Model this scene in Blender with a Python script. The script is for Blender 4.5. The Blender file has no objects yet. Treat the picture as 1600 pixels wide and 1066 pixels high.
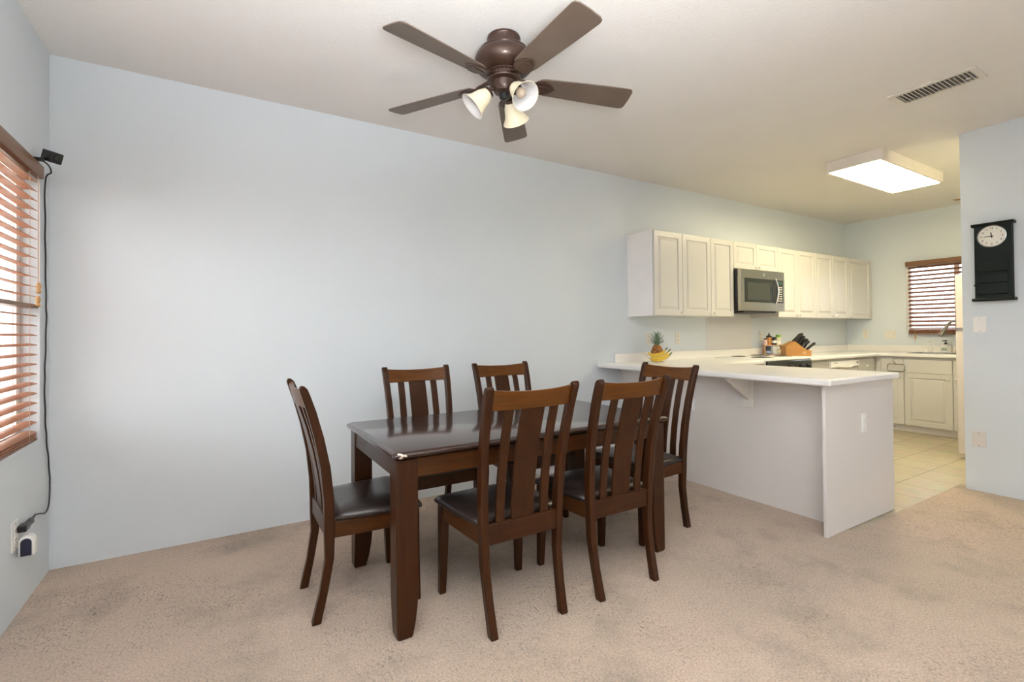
import bpy, bmesh, math, random
from mathutils import Vector, Matrix
PI = math.pi
scene = bpy.context.scene
COL = scene.collection
rnd = random.Random(7)

# ------------------------------------------------------------------ helpers
def link(o, parent=None):
    COL.objects.link(o)
    if parent is not None:
        o.parent = parent
    return o

def empty(name, loc=(0, 0, 0), rz=0.0, label=None, cat=None, group=None, rot=None):
    o = bpy.data.objects.new(name, None)
    o.empty_display_size = 0.05
    COL.objects.link(o)
    o.location = loc
    o.rotation_euler = rot if rot else (0, 0, rz)
    return tag(o, label, cat, group)

def tag(o, label=None, cat=None, group=None, kind=None):
    if label: o['label'] = label
    if cat: o['category'] = cat
    if group: o['group'] = group
    if kind: o['kind'] = kind
    return o

def copy_tree(o, parent=None):
    c = o.copy(); COL.objects.link(c)
    if parent is not None: c.parent = parent
    for ch in list(o.children):
        copy_tree(ch, c)
    return c

class MB:
    """collects shapes into one mesh"""
    def __init__(self): self.bm = bmesh.new()
    def _xf(self, verts, M):
        if M is not None:
            for v in verts: v.co = M @ v.co
    def box(self, x0, x1, y0, y1, z0, z1, M=None):
        vs = [self.bm.verts.new((x, y, z)) for x in (x0, x1) for y in (y0, y1) for z in (z0, z1)]
        for f in ((0,1,3,2),(4,6,7,5),(0,4,5,1),(2,3,7,6),(0,2,6,4),(1,5,7,3)):
            self.bm.faces.new([vs[i] for i in f])
        self._xf(vs, M); return self
    def prism(self, pts, a, b, axis='Z', M=None):
        """polygon pts extruded from a to b along axis"""
        def P(p, t):
            if axis == 'Z': return (p[0], p[1], t)
            if axis == 'Y': return (p[0], t, p[1])
            return (t, p[0], p[1])
        lo = [self.bm.verts.new(P(p, a)) for p in pts]
        hi = [self.bm.verts.new(P(p, b)) for p in pts]
        n = len(pts)
        self.bm.faces.new(lo[::-1]); self.bm.faces.new(hi)
        for i in range(n):
            self.bm.faces.new((lo[i], lo[(i+1) % n], hi[(i+1) % n], hi[i]))
        self._xf(lo + hi, M); return self
    def loft(self, rings, cap=True, M=None, closed_ring=True):
        R = [[self.bm.verts.new(p) for p in r] for r in rings]
        n = len(R[0])
        for k in range(len(R) - 1):
            for i in range(n if closed_ring else n - 1):
                j = (i + 1) % n
                self.bm.faces.new((R[k][i], R[k][j], R[k+1][j], R[k+1][i]))
        if cap:
            self.bm.faces.new(R[0][::-1]); self.bm.faces.new(R[-1])
        self._xf([v for r in R for v in r], M); return self
    def lathe(self, prof, n=32, M=None, cap=True):
        rings = []
        for r, z in prof:
            r = max(r, 1e-4)
            rings.append([(r*math.cos(2*PI*i/n), r*math.sin(2*PI*i/n), z) for i in range(n)])
        return self.loft(rings, cap, M)
    def tube(self, pts, r, n=8, M=None, closed=False):
        pts = [Vector(p) for p in pts]; N = len(pts)
        rad = r if isinstance(r, (list, tuple)) else [r]*N
        rings = []; up = None
        for i, p in enumerate(pts):
            if closed: t = pts[(i+1) % N] - pts[(i-1) % N]
            else: t = pts[min(i+1, N-1)] - pts[max(i-1, 0)]
            t.normalize()
            if up is None:
                up = Vector((0, 0, 1)) if abs(t.z) < .9 else Vector((1, 0, 0))
            a = (up - t*up.dot(t)).normalized(); up = a; b = t.cross(a)
            rings.append([tuple(p + rad[i]*(a*math.cos(2*PI*k/n) + b*math.sin(2*PI*k/n))) for k in range(n)])
        if closed: rings.append(rings[0])
        return self.loft(rings, not closed, M)
    def sphere(self, c, r, seg=16, rings=10, sc=(1, 1, 1), M=None):
        ret = bmesh.ops.create_uvsphere(self.bm, u_segments=seg, v_segments=rings, radius=r)
        vs = ret['verts']
        for v in vs: v.co = Vector((v.co.x*sc[0]+c[0], v.co.y*sc[1]+c[1], v.co.z*sc[2]+c[2]))
        self._xf(vs, M); return self
    def build(self, name, mat, parent=None, loc=None, bevel=0, seg=2, smooth=True, angle=35, rot=None):
        bm = self.bm
        bmesh.ops.remove_doubles(bm, verts=bm.verts, dist=1e-6)
        bmesh.ops.recalc_face_normals(bm, faces=bm.faces)
        me = bpy.data.meshes.new(name); bm.to_mesh(me); bm.free()
        me.materials.append(mat)
        if smooth:
            for p in me.polygons: p.use_smooth = True
            me.set_sharp_from_angle(angle=math.radians(angle))
        o = bpy.data.objects.new(name, me); link(o, parent)
        if loc is not None: o.location = loc
        if rot is not None: o.rotation_euler = rot
        if bevel:
            m = o.modifiers.new('bevel', 'BEVEL'); m.width = bevel; m.segments = seg
            m.limit_method = 'ANGLE'; m.angle_limit = math.radians(40); m.harden_normals = False
        return o

def struct(o): o['kind'] = 'structure'; return o

def T(x, y, z): return Matrix.Translation((x, y, z))
def RX(a): return Matrix.Rotation(a, 4, 'X')
def RY(a): return Matrix.Rotation(a, 4, 'Y')
def RZ(a): return Matrix.Rotation(a, 4, 'Z')

# ------------------------------------------------------------------ materials
def newmat(name):
    m = bpy.data.materials.new(name); m.use_nodes = True
    nt = m.node_tree; b = nt.nodes['Principled BSDF']
    return m, nt, b

def mat(name, col, rough=.5, metal=0, coat=0, coat_r=.1, bump=0, bscale=100, var=0, vscale=5, spec=.5, trans=0, emis=None, estr=0, sheen=0, sss=0, stretch=None):
    m, nt, b = newmat(name)
    b.inputs['Base Color'].default_value = (*col, 1)
    b.inputs['Roughness'].default_value = rough
    b.inputs['Metallic'].default_value = metal
    b.inputs['Coat Weight'].default_value = coat
    b.inputs['Coat Roughness'].default_value = coat_r
    b.inputs['Specular IOR Level'].default_value = spec
    b.inputs['Transmission Weight'].default_value = trans
    b.inputs['Sheen Weight'].default_value = sheen
    if sss:
        b.inputs['Subsurface Weight'].default_value = sss
        b.inputs['Subsurface Radius'].default_value = (.02, .02, .015)
    if emis:
        b.inputs['Emission Color'].default_value = (*emis, 1); b.inputs['Emission Strength'].default_value = estr
    tc = nt.nodes.new('ShaderNodeTexCoord')
    src = tc.outputs['Object']
    if stretch:
        mp = nt.nodes.new('ShaderNodeMapping'); mp.inputs['Scale'].default_value = stretch
        nt.links.new(src, mp.inputs['Vector']); src = mp.outputs['Vector']
    # every surface gets at least a faint procedural variation
    n1 = nt.nodes.new('ShaderNodeTexNoise'); n1.inputs['Scale'].default_value = vscale; n1.inputs['Detail'].default_value = 4
    nt.links.new(src, n1.inputs['Vector'])
    v = var if var else .03
    mr = nt.nodes.new('ShaderNodeMapRange'); mr.inputs['From Min'].default_value = .3; mr.inputs['From Max'].default_value = .7
    mr.inputs['To Min'].default_value = 1-v; mr.inputs['To Max'].default_value = 1+v
    nt.links.new(n1.outputs['Fac'], mr.inputs['Value'])
    mx = nt.nodes.new('ShaderNodeVectorMath'); mx.operation = 'SCALE'; mx.inputs[0].default_value = col
    nt.links.new(mr.outputs['Result'], mx.inputs['Scale'])
    nt.links.new(mx.outputs['Vector'], b.inputs['Base Color'])
    if bump:
        n2 = nt.nodes.new('ShaderNodeTexNoise'); n2.inputs['Scale'].default_value = bscale; n2.inputs['Detail'].default_value = 3
        nt.links.new(src, n2.inputs['Vector'])
        bp = nt.nodes.new('ShaderNodeBump'); bp.inputs['Strength'].default_value = bump; bp.inputs['Distance'].default_value = .01
        nt.links.new(n2.outputs['Fac'], bp.inputs['Height']); nt.links.new(bp.outputs['Normal'], b.inputs['Normal'])
    return m

def wood(name, dark, light, rough=.3, coat=.3, axis='Z', scale=1.0, coat_r=.15):
    """stained wood, grain running along the given local axis"""
    m, nt, b = newmat(name)
    tc = nt.nodes.new('ShaderNodeTexCoord')
    mp = nt.nodes.new('ShaderNodeMapping')
    s = {'X': (1.2, 14, 14), 'Y': (14, 1.2, 14), 'Z': (14, 14, 1.2)}[axis]
    mp.inputs['Scale'].default_value = tuple(k*scale for k in s)
    nt.links.new(tc.outputs['Object'], mp.inputs['Vector'])
    n = nt.nodes.new('ShaderNodeTexNoise'); n.inputs['Scale'].default_value = 3; n.inputs['Detail'].default_value = 8; n.inputs['Distortion'].default_value = 1.1; n.inputs['Roughness'].default_value = .62
    nt.links.new(mp.outputs['Vector'], n.inputs['Vector'])
    r = nt.nodes.new('ShaderNodeValToRGB')
    r.color_ramp.elements[0].position = .22; r.color_ramp.elements[0].color = (*dark, 1)
    r.color_ramp.elements[1].position = .84; r.color_ramp.elements[1].color = (*light, 1)
    nt.links.new(n.outputs['Fac'], r.inputs['Fac']); nt.links.new(r.outputs['Color'], b.inputs['Base Color'])
    b.inputs['Roughness'].default_value = rough; b.inputs['Coat Weight'].default_value = coat; b.inputs['Coat Roughness'].default_value = coat_r
    bp = nt.nodes.new('ShaderNodeBump'); bp.inputs['Strength'].default_value = .05; bp.inputs['Distance'].default_value = .004; b.inputs['Specular IOR Level'].default_value = .22
    nt.links.new(n.outputs['Fac'], bp.inputs['Height']); nt.links.new(bp.outputs['Normal'], b.inputs['Normal'])
    return m

M = {}
M['wall'] = mat('wall_paint', (.66, .705, .745), .75, bump=.12, bscale=130, var=.012, vscale=1.5, spec=.3)
M['ceiling'] = mat('ceiling_texture', (.77, .745, .72), .9, bump=.28, bscale=110, var=.015, vscale=2, spec=.2)
M['white_cab'] = mat('cabinet_thermofoil', (.58, .565, .535), .3, var=.01, vscale=3)
M['panel'] = mat('peninsula_laminate', (.68, .64, .61), .45, var=.02, vscale=2)
M['counter'] = mat('countertop_laminate', (.80, .78, .76), .3, var=.015, vscale=6)
M['plastic'] = mat('white_plastic', (.82, .81, .79), .35)
M['plastic_cream'] = mat('cream_plastic', (.72, .69, .63), .4)
M['fixture'] = mat('fixture_white', (.78, .72, .66), .45)
M['black'] = mat('black_plastic', (.012, .012, .013), .35)
M['black_gloss'] = mat('black_gloss', (.01, .013, .012), .12, coat=.4)
M['clock_black'] = mat('clock_black', (.008, .013, .011), .55, spec=.2)
M['steel'] = mat('brushed_steel', (.40, .385, .34), .25, metal=1, var=.04, vscale=20, stretch=(1, 1, 30))
M['chrome'] = mat('chrome', (.75, .75, .74), .12, metal=1)
M['nickel'] = mat('dark_nickel', (.33, .31, .29), .25, metal=1)
M['bronze'] = mat('oiled_bronze', (.060, .030, .020), .38, metal=.35, coat=.2, var=.15, vscale=14)
M['blade'] = mat('fan_blade', (.125, .088, .064), .45, coat=.15, var=.12, vscale=6, coat_r=.3)
M['shade'] = mat('frosted_glass_shade', (.88, .80, .60), .35, sss=.4, var=.05, vscale=10)
M['shade_in'] = mat('shade_inner_white', (.66, .64, .63), .6, spec=.2)
M['bulb'] = mat('bulb_glass', (.50, .40, .30), .2)
M['leather'] = mat('brown_leather', (.024, .016, .014), .30, bump=.12, bscale=160, var=.15, vscale=8, coat=.15, coat_r=.3)
W_D, W_L = (.017, .0050, .0015), (.060, .0185, .0042)
M['wood_z'] = wood('walnut_upright', W_D, W_L, axis='Z', coat=.05)
M['wood_x'] = wood('walnut_across', (.028, .0085, .002), (.092, .030, .0055), axis='X', coat=.04)
M['wood_y'] = wood('walnut_rail', W_D, W_L, axis='Y', coat=.05)
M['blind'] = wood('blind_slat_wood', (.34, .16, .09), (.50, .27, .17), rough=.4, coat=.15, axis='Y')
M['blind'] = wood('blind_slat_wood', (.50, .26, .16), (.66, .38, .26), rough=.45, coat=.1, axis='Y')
def translucent(m, f):
    nt = m.node_tree; b = nt.nodes['Principled BSDF']; out = nt.nodes['Material Output']
    t = nt.nodes.new('ShaderNodeBsdfTranslucent'); mx = nt.nodes.new('ShaderNodeMixShader'); mx.inputs['Fac'].default_value = f
    nt.links.new(b.inputs['Base Color'].links[0].from_socket, t.inputs['Color'])
    nt.links.new(b.outputs[0], mx.inputs[1]); nt.links.new(t.outputs[0], mx.inputs[2]); nt.links.new(mx.outputs[0], out.inputs['Surface'])
translucent(M['blind'], .4)
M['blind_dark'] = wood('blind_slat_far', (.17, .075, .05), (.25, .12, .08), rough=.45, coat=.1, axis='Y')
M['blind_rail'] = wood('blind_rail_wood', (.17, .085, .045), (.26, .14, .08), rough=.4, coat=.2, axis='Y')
M['cord'] = mat('blind_cord', (.55, .38, .28), .8)
M['tassel'] = mat('wooden_tassel', (.52, .30, .12), .4)
M['block'] = wood('beech_block', (.33, .15, .045), (.50, .26, .09), rough=.45, coat=.1, axis='X')
M['shelf'] = wood('spice_shelf_wood', (.42, .25, .13), (.58, .38, .22), rough=.5, coat=.1, axis='X')
M['vinyl'] = mat('window_vinyl', (.85, .85, .84), .4)
M['dark'] = mat('dark_recess', (.03, .03, .03), .8)
M['grey_metal'] = mat('duct_metal', (.30, .29, .27), .5, metal=.3)
M['rubber'] = mat('cable_rubber', (.02, .02, .022), .5)

def glass(name, col=(1, 1, 1), rough=0.0):
    m, nt, b = newmat(name)
    nt.nodes.remove(b)
    g = nt.nodes.new('ShaderNodeBsdfGlossy'); g.inputs['Roughness'].default_value = .02
    t = nt.nodes.new('ShaderNodeBsdfTransparent'); t.inputs['Color'].default_value = (*col, 1)
    fr = nt.nodes.new('ShaderNodeFresnel'); fr.inputs['IOR'].default_value = 1.45
    tc = nt.nodes.new('ShaderNodeTexCoord'); n = nt.nodes.new('ShaderNodeTexNoise'); n.inputs['Scale'].default_value = 2
    nt.links.new(tc.outputs['Object'], n.inputs['Vector'])
    mr = nt.nodes.new('ShaderNodeMapRange'); mr.inputs['To Min'].default_value = .22; mr.inputs['To Max'].default_value = .26
    nt.links.new(n.outputs['Fac'], mr.inputs['Value'])
    mu = nt.nodes.new('ShaderNodeMath'); mu.operation = 'MULTIPLY'
    nt.links.new(fr.outputs['Fac'], mu.inputs[0]); nt.links.new(mr.outputs['Result'], mu.inputs[1])
    mx = nt.nodes.new('ShaderNodeMixShader')
    nt.links.new(mu.outputs[0], mx.inputs['Fac']); nt.links.new(t.outputs[0], mx.inputs[1]); nt.links.new(g.outputs[0], mx.inputs[2])
    nt.links.new(mx.outputs[0], nt.nodes['Material Output'].inputs['Surface'])
    return m
M['glass'] = glass('window_glass')
M['jar_glass'] = glass('jar_glass', (.9, .88, .85))

def carpet_mat():
    m, nt, b = newmat('beige_carpet')
    tc = nt.nodes.new('ShaderNodeTexCoord'); L = nt.links.new
    def noise(scale, detail=4, rough=.6, loc=None, sc=None, rz=0, dist=0):
        n = nt.nodes.new('ShaderNodeTexNoise'); n.inputs['Scale'].default_value = scale; n.inputs['Detail'].default_value = detail
        n.inputs['Roughness'].default_value = rough; n.inputs['Distortion'].default_value = dist
        mp = nt.nodes.new('ShaderNodeMapping'); mp.inputs['Location'].default_value = loc or (0, 0, 0); mp.inputs['Scale'].default_value = sc or (1, 1, 1)
        mp.inputs['Rotation'].default_value = (0, 0, rz)
        L(tc.outputs['Object'], mp.inputs['Vector']); L(mp.outputs['Vector'], n.inputs['Vector']); return n.outputs['Fac']
    def ramp(f, p0, c0, p1, c1):
        r = nt.nodes.new('ShaderNodeValToRGB'); e = r.color_ramp.elements
        e[0].position = p0; e[0].color = (*c0, 1); e[1].position = p1; e[1].color = (*c1, 1); L(f, r.inputs['Fac']); return r.outputs['Color']
    def mul(a, c, f=1.0):
        x = nt.nodes.new('ShaderNodeMix'); x.data_type = 'RGBA'; x.blend_type = 'MULTIPLY'; x.inputs['Factor'].default_value = f
        L(a, x.inputs[6]); L(c, x.inputs[7]); return x.outputs[2]
    def math_(op, a, c):
        x = nt.nodes.new('ShaderNodeMath'); x.operation = op
        for k, v in enumerate((a, c)):
            if isinstance(v, (int, float)): x.inputs[k].default_value = v
            else: L(v, x.inputs[k])
        return x.outputs[0]
    big = noise(1.1, 5, .6)
    col = ramp(big, .36, (.56, .445, .34), .64, (.64, .495, .39))          # tan to pinkish beige
    fine = noise(120, 4, .7)
    col = mul(col, ramp(fine, .30, (.62, .58, .55), .58, (1.06, 1.06, 1.06)))
    # trodden patches: grey soiling and dark little gaps between leaning tufts
    patch = noise(2.1, 6, .68, loc=(3.1, 1.7, 0))
    col = mul(col, ramp(patch, .50, (1, 1, 1), .74, (.60, .62, .62)))
    streak = noise(1.0, 3, .6, sc=(115, 48, 50), rz=math.radians(24), dist=.4)
    pm = nt.nodes.new('ShaderNodeMapRange'); pm.inputs['From Min'].default_value = .40; pm.inputs['From Max'].default_value = .62
    L(noise(2.6, 4, .6, loc=(7.3, 2.2, 0)), pm.inputs['Value'])
    st = nt.nodes.new('ShaderNodeMapRange'); st.inputs['From Min'].default_value = .55; st.inputs['From Max'].default_value = .68
    L(streak, st.inputs['Value'])
    msk = math_('MULTIPLY', pm.outputs['Result'], st.outputs['Result'])
    dk = nt.nodes.new('ShaderNodeMix'); dk.data_type = 'RGBA'; L(msk, dk.inputs['Factor']); L(col, dk.inputs[6]); dk.inputs[7].default_value = (.27, .215, .17, 1)
    L(dk.outputs[2], b.inputs['Base Color'])
    b.inputs['Roughness'].default_value = .95; b.inputs['Specular IOR Level'].default_value = .1; b.inputs['Sheen Weight'].default_value = .2
    h = math_('SUBTRACT', fine, math_('MULTIPLY', msk, .7))
    h = math_('ADD', h, math_('MULTIPLY', noise(34, 3, .6), .8))
    bp = nt.nodes.new('ShaderNodeBump'); bp.inputs['Strength'].default_value = .85; bp.inputs['Distance'].default_value = .012
    L(h, bp.inputs['Height']); L(bp.outputs['Normal'], b.inputs['Normal'])
    return m
M['carpet'] = carpet_mat()

def tile_mat():
    m, nt, b = newmat('kitchen_floor_tile'); L = nt.links.new
    tc = nt.nodes.new('ShaderNodeTexCoord'); mp = nt.nodes.new('ShaderNodeMapping')
    mp.inputs['Location'].default_value = (-.12, 1.67+.305*20, 0)
    L(tc.outputs['Object'], mp.inputs['Vector'])
    br = nt.nodes.new('ShaderNodeTexBrick'); br.offset = 0; br.squash = 1
    br.inputs['Scale'].default_value = 1; br.inputs['Brick Width'].default_value = .305; br.inputs['Row Height'].default_value = .305
    br.inputs['Mortar Size'].default_value = .004; br.inputs['Mortar Smooth'].default_value = .3; br.inputs['Bias'].default_value = 0
    br.inputs['Color1'].default_value = (.38, .32, .21, 1); br.inputs['Color2'].default_value = (.43, .365, .245, 1)
    br.inputs['Mortar'].default_value = (.20, .14, .06, 1)
    L(mp.outputs['Vector'], br.inputs['Vector'])
    n = nt.nodes.new('ShaderNodeTexNoise'); n.inputs['Scale'].default_value = 9; n.inputs['Detail'].default_value = 6
    L(tc.outputs['Object'], n.inputs['Vector'])
    mx = nt.nodes.new('ShaderNodeMix'); mx.data_type = 'RGBA'; mx.blend_type = 'OVERLAY'; mx.inputs['Factor'].default_value = .25
    L(br.outputs['Color'], mx.inputs[6]); L(n.outputs['Color'], mx.inputs[7])
    hs = nt.nodes.new('ShaderNodeHueSaturation'); hs.inputs['Saturation'].default_value = .85
    L(mx.outputs[2], hs.inputs['Color']); L(hs.outputs['Color'], b.inputs['Base Color'])
    b.inputs['Roughness'].default_value = .38
    bp = nt.nodes.new('ShaderNodeBump'); bp.inputs['Strength'].default_value = .4; bp.inputs['Distance'].default_value = .003; bp.invert = True
    L(br.outputs['Fac'], bp.inputs['Height']); L(bp.outputs['Normal'], b.inputs['Normal'])
    return m
M['tile'] = tile_mat()

def tabletop_mat():
    m = wood('table_top_espresso', (.022, .0095, .007), (.046, .020, .014), rough=.22, coat=.7, axis='X', scale=.8, coat_r=.13)
    nt = m.node_tree; b = nt.nodes['Principled BSDF']; L = nt.links.new
    src = b.inputs['Base Color'].links[0].from_socket
    tc = nt.nodes.new('ShaderNodeTexCoord')
    # bare chips where the edge is knocked at the near corner
    d = nt.nodes.new('ShaderNodeVectorMath'); d.operation = 'DISTANCE'; d.inputs[1].default_value = CHIP
    L(tc.outputs['Object'], d.inputs[0])
    n = nt.nodes.new('ShaderNodeTexNoise'); n.inputs['Scale'].default_value = 55; n.inputs['Detail'].default_value = 3
    L(tc.outputs['Object'], n.inputs['Vector'])
    a = nt.nodes.new('ShaderNodeMath'); a.operation = 'MULTIPLY_ADD'; a.inputs[1].default_value = .07; L(n.outputs['Fac'], a.inputs[0]); L(d.outputs['Value'], a.inputs[2])
    mr = nt.nodes.new('ShaderNodeMapRange'); mr.inputs['From Min'].default_value = .043; mr.inputs['From Max'].default_value = .046
    mr.inputs['To Min'].default_value = 1; mr.inputs['To Max'].default_value = 0
    L(a.outputs[0], mr.inputs['Value'])
    mx = nt.nodes.new('ShaderNodeMix'); mx.data_type = 'RGBA'
    L(mr.outputs['Result'], mx.inputs['Factor']); L(src, mx.inputs[6]); mx.inputs[7].default_value = (.72, .58, .48, 1)
    L(mx.outputs[2], b.inputs['Base Color'])
    return m

# ------------------------------------------------------------------ room
H = 2.666; XF = 8.23; XK = 5.54; YB = -6.2; YH = -4.3
floor = struct(MB().box(-.12, 3.97, YB, .12, -.1, 0).box(3.97, XK+.12, YB, -1.945, -.1, 0).build('floor', M['carpet'], smooth=False))
floor2 = struct(MB().box(3.97, XF+.12, -1.945, .12, -.1, -.004).box(XK+.12, XF+.12, YH, -1.945, -.1, -.004).build('floor_kitchen', M['tile'], smooth=False))
ceil = struct(MB().box(-.12, XF+.12, YB, .12, H, H+.1).build('ceiling', M['ceiling'], smooth=False))
struct(MB().box(0, XF+.12, 0, .12, 0, H).build('wall_long', M['wall'], smooth=False))
# left wall with window opening
WY0, WY1, WZ0, WZ1 = -1.75, -.155, .70, 2.02
struct(MB().box(-.12, 0, YB, -5.3, 0, H).box(-.12, 0, -4.6, WY0, 0, H).box(-.12, 0, -5.3, -4.6, 2.1, H).box(-.12, 0, WY1, .12, 0, H).box(-.12, 0, WY0, WY1, 0, WZ0).box(-.12, 0, WY0, WY1, WZ1, H).build('wall_left', M['wall'], smooth=False))  # the rear gap, out of view, is added to let in more light
# kitchen far wall with window opening
KY0, KY1, KZ0, KZ1 = -1.62, -.69, 1.17, 2.02
struct(MB().box(XF, XF+.12, YH, KY0, 0, H).box(XF, XF+.12, KY1, 0, 0, H).box(XF, XF+.12, KY0, KY1, 0, KZ0).box(XF, XF+.12, KY0, KY1, KZ1, H).build('wall_far', M['wall'], smooth=False))
struct(MB().box(XK, XK+.12, YB, -5.9, 0, H).box(XK, XK+.12, -4.7, -2.005, 0, H).box(XK, XK+.12, -5.9, -4.7, 2.1, H).build('wall_right', M['wall'], smooth=False))  # gap in the unseen stretch, added to brighten the left wall
struct(MB().box(XK+.12, XF+.12, YH-.12, YH, 0, H).build('wall_hall', M['wall'], smooth=False))
# rear wall of the dining room (behind the camera)
struct(MB().box(-.12, XK+.12, YB-.12, YB, 0, H).build('wall_back', M['wall'], smooth=False))

# ------------------------------------------------------------------ windows and blinds
def window(name, axis_x, y0, y1, z0, z1, depth_dir, mullions, dep=.07):
    """vinyl frame + pane set in the wall; depth_dir = outward sign along X"""
    xi = axis_x + depth_dir*dep; xo = axis_x + depth_dir*(dep+.045)
    a, b = min(xi, xo), max(xi, xo)
    t = .045
    m = MB().box(a, b, y0, y1, z0, z0+t).box(a, b, y0, y1, z1-t, z1).box(a, b, y0, y0+t, z0+t, z1-t).box(a, b, y1-t, y1, z0+t, z1-t)
    for my in mullions: m.box(a+.005, b-.005, my-.025, my+.025, z0+t, z1-t)
    fr = struct(m.build(name, M['vinyl'], bevel=.003))
    c = (a+b)/2
    MB().box(c-.003, c+.003, y0+t, y1-t, z0+t, z1-t).build('window_pane', M['glass'], fr)
    return fr
window('window_1', 0, WY0, WY1, WZ0, WZ1, -1, [-.42, -.95, -1.5])
window('window_2', XF, KY0, KY1, KZ0, KZ1, 1, [-1.18], .012)

def slat_mesh(y0, y1, w, tilt, th=.003):
    m = MB(); n = 6; cam = .004
    up = []; lo = []
    for i in range(n+1):
        u = -w/2 + w*i/n; z = cam*(1-(2*u/w)**2)
        up.append((u, z+th/2)); lo.append((u, z-th/2))
    prof = up + lo[::-1]
    ct, s = math.cos(tilt), math.sin(tilt)
    prof = [(u*ct - z*s, u*s + z*ct) for u, z in prof]
    m.prism([(p[0], p[1]) for p in prof], y0, y1, 'Y')
    return m

def blind(name, x, y0, y1, ztop, zbot, pitch, w, tilt, smat, label, side, valh=.065, extra=None, cords=(), tassels=()):
    e = empty(name, (x, (y0+y1)/2, zbot), 0, label, 'window blind')
    yc = (y0+y1)/2
    h0 = ztop - zbot
    # local coords: y relative to centre, z relative to zbot
    v = MB().prism([(side*.004, 0), (side*.030, 0), (side*.034, .008), (side*.034, valh-.006), (side*.030, valh), (side*.004, valh)], y0-yc-.012, y1-yc+.012, 'Y')
    v.build('valance', M['blind_rail'], e, loc=(side*.012, 0, h0-valh), bevel=.002)
    MB().box(-.024, .024, y0-yc, y1-yc, -.03, 0).build('headrail', M['blind_rail'], e, loc=(0, 0, h0-.012), bevel=.002)
    first = None; z = h0 - valh - .018; k = 0
    while z > .075:
        if first is None:
            first = slat_mesh(y0-yc+.004, y1-yc-.004, w, tilt).build('slat', smat, e, loc=(0, 0, z)); s = first
        else:
            s = first.copy(); link(s, e); s.location = (0, 0, z)
        z -= pitch; k += 1
    # bottom stack and rail
    MB().box(-w/2, w/2, y0-yc+.002, y1-yc-.002, 0, .022).build('bottom_rail', M['blind_rail'], e, bevel=.004)
    for j in range(3):
        s = first.copy(); link(s, e); s.location = (0, 0, .030+.012*j)
    if extra is not None:
        MB().box(-w/2-.004, w/2+.004, y0-yc-.002, y1-yc+.002, -.009, .009).build('thick_rail', M['blind_rail'], e, loc=(0, 0, extra-zbot), bevel=.003)
    for cy in cords:
        MB().tube([(side*(w/2+.003), cy-yc, h0-valh), (side*(w/2+.003), cy-yc, .02)], .0012, 6).build('ladder_cord', M['cord'], e)
        MB().tube([(-side*(w/2+.003), cy-yc, h0-valh), (-side*(w/2+.003), cy-yc, .02)], .0012, 6).build('ladder_cord', M['cord'], e)
    for ty, tz in tassels:
        p = MB().tube([(side*.038, ty-yc, h0-valh), (side*.038, ty-yc, tz-zbot)], .0012, 6).build('pull_cord', M['cord'], e)
        MB().lathe([(.003, .0), (.008, -.006), (.011, -.022), (.007, -.036), (.012, -.048), (.004, -.054)], 14).build('tassel', M['tassel'], p, loc=(side*.038, ty-yc, tz-zbot))
    return e
blind('window_blind', -.028, WY0+.01, WY1-.02, 2.035, .688, .0465, .05, math.radians(-8), M['blind'],
      'orange-brown wooden slat blind hanging in the left window beside the corner', 1, extra=1.345,
      cords=(-.30, -.95, -1.55), tassels=((-.215, 1.46), (-.225, 1.395)))
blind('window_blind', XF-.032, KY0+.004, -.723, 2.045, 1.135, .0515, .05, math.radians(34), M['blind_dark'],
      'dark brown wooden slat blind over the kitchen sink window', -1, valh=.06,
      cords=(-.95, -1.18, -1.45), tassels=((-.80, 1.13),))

# ------------------------------------------------------------------ dining table
TX0, TX1, TY0, TY1, TZ = 1.318, 2.855, -1.548, -.742, .735
TCX, TCY = (TX0+TX1)/2, (TY0+TY1)/2
CHIP = (TX0-TCX+.035, TY0-TCY+.004, .722)
M['table_top'] = tabletop_mat()
tb = empty('dining_table', (TCX, TCY, 0), 0, 'rectangular dark espresso wooden dining table with a chipped near corner', 'table')
hx, hy = (TX1-TX0)/2, (TY1-TY0)/2
def rrect(hx, hy, r, z, n=5):
    out = []
    for cx, cy, a0 in ((hx-r, hy-r, 0), (-hx+r, hy-r, 90), (-hx+r, -hy+r, 180), (hx-r, -hy+r, 270)):
        for i in range(n+1):
            a = math.radians(a0 + 90*i/n); out.append((cx+r*math.cos(a), cy+r*math.sin(a), z))
    return out
m = MB(); prof = [(.030, .700), (.018, .706), (.004, .712), (0, .719), (.001, .725), (.009, .7315), (.016, .735)]
m.loft([rrect(hx-i, hy-i, .018, z) for i, z in prof])
m.build('tabletop', M['table_top'], tb, angle=50)
ax, ay = hx-.020, hy-.020      # leg outer faces
for sy in (-1, 1):
    MB().box(-ax+.08, ax-.08, sy*(ay-.026), sy*(ay-.006), .625, .701).build('apron', M['wood_x'], tb, bevel=.002)
for sx in (-1, 1):
    MB().box(sx*(ax-.026), sx*(ax-.006), -ay+.08, ay-.08, .625, .701).build('apron', M['wood_y'], tb, bevel=.002)
for sx in (-1, 1):
    for sy in (-1, 1):
        m = MB(); rings = []
        for z, t in ((0, .026), (.012, .024), (.06, .013), (.12, .005), (.19, 0), (.701, 0)):
            w = .088 - t; ch = .006
            x0, y0 = 0, 0
            ox = .005 if z < .01 else 0
            pts = [(ch+ox, ox), (w, ox), (w, w), (ox, w), (ox, ch+ox)]
            rings.append([(sx*(ax-p[0]), sy*(ay-p[1]), z) for p in pts])
        m.loft(rings).build('leg', M['wood_z'], tb, bevel=.003)

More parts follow.
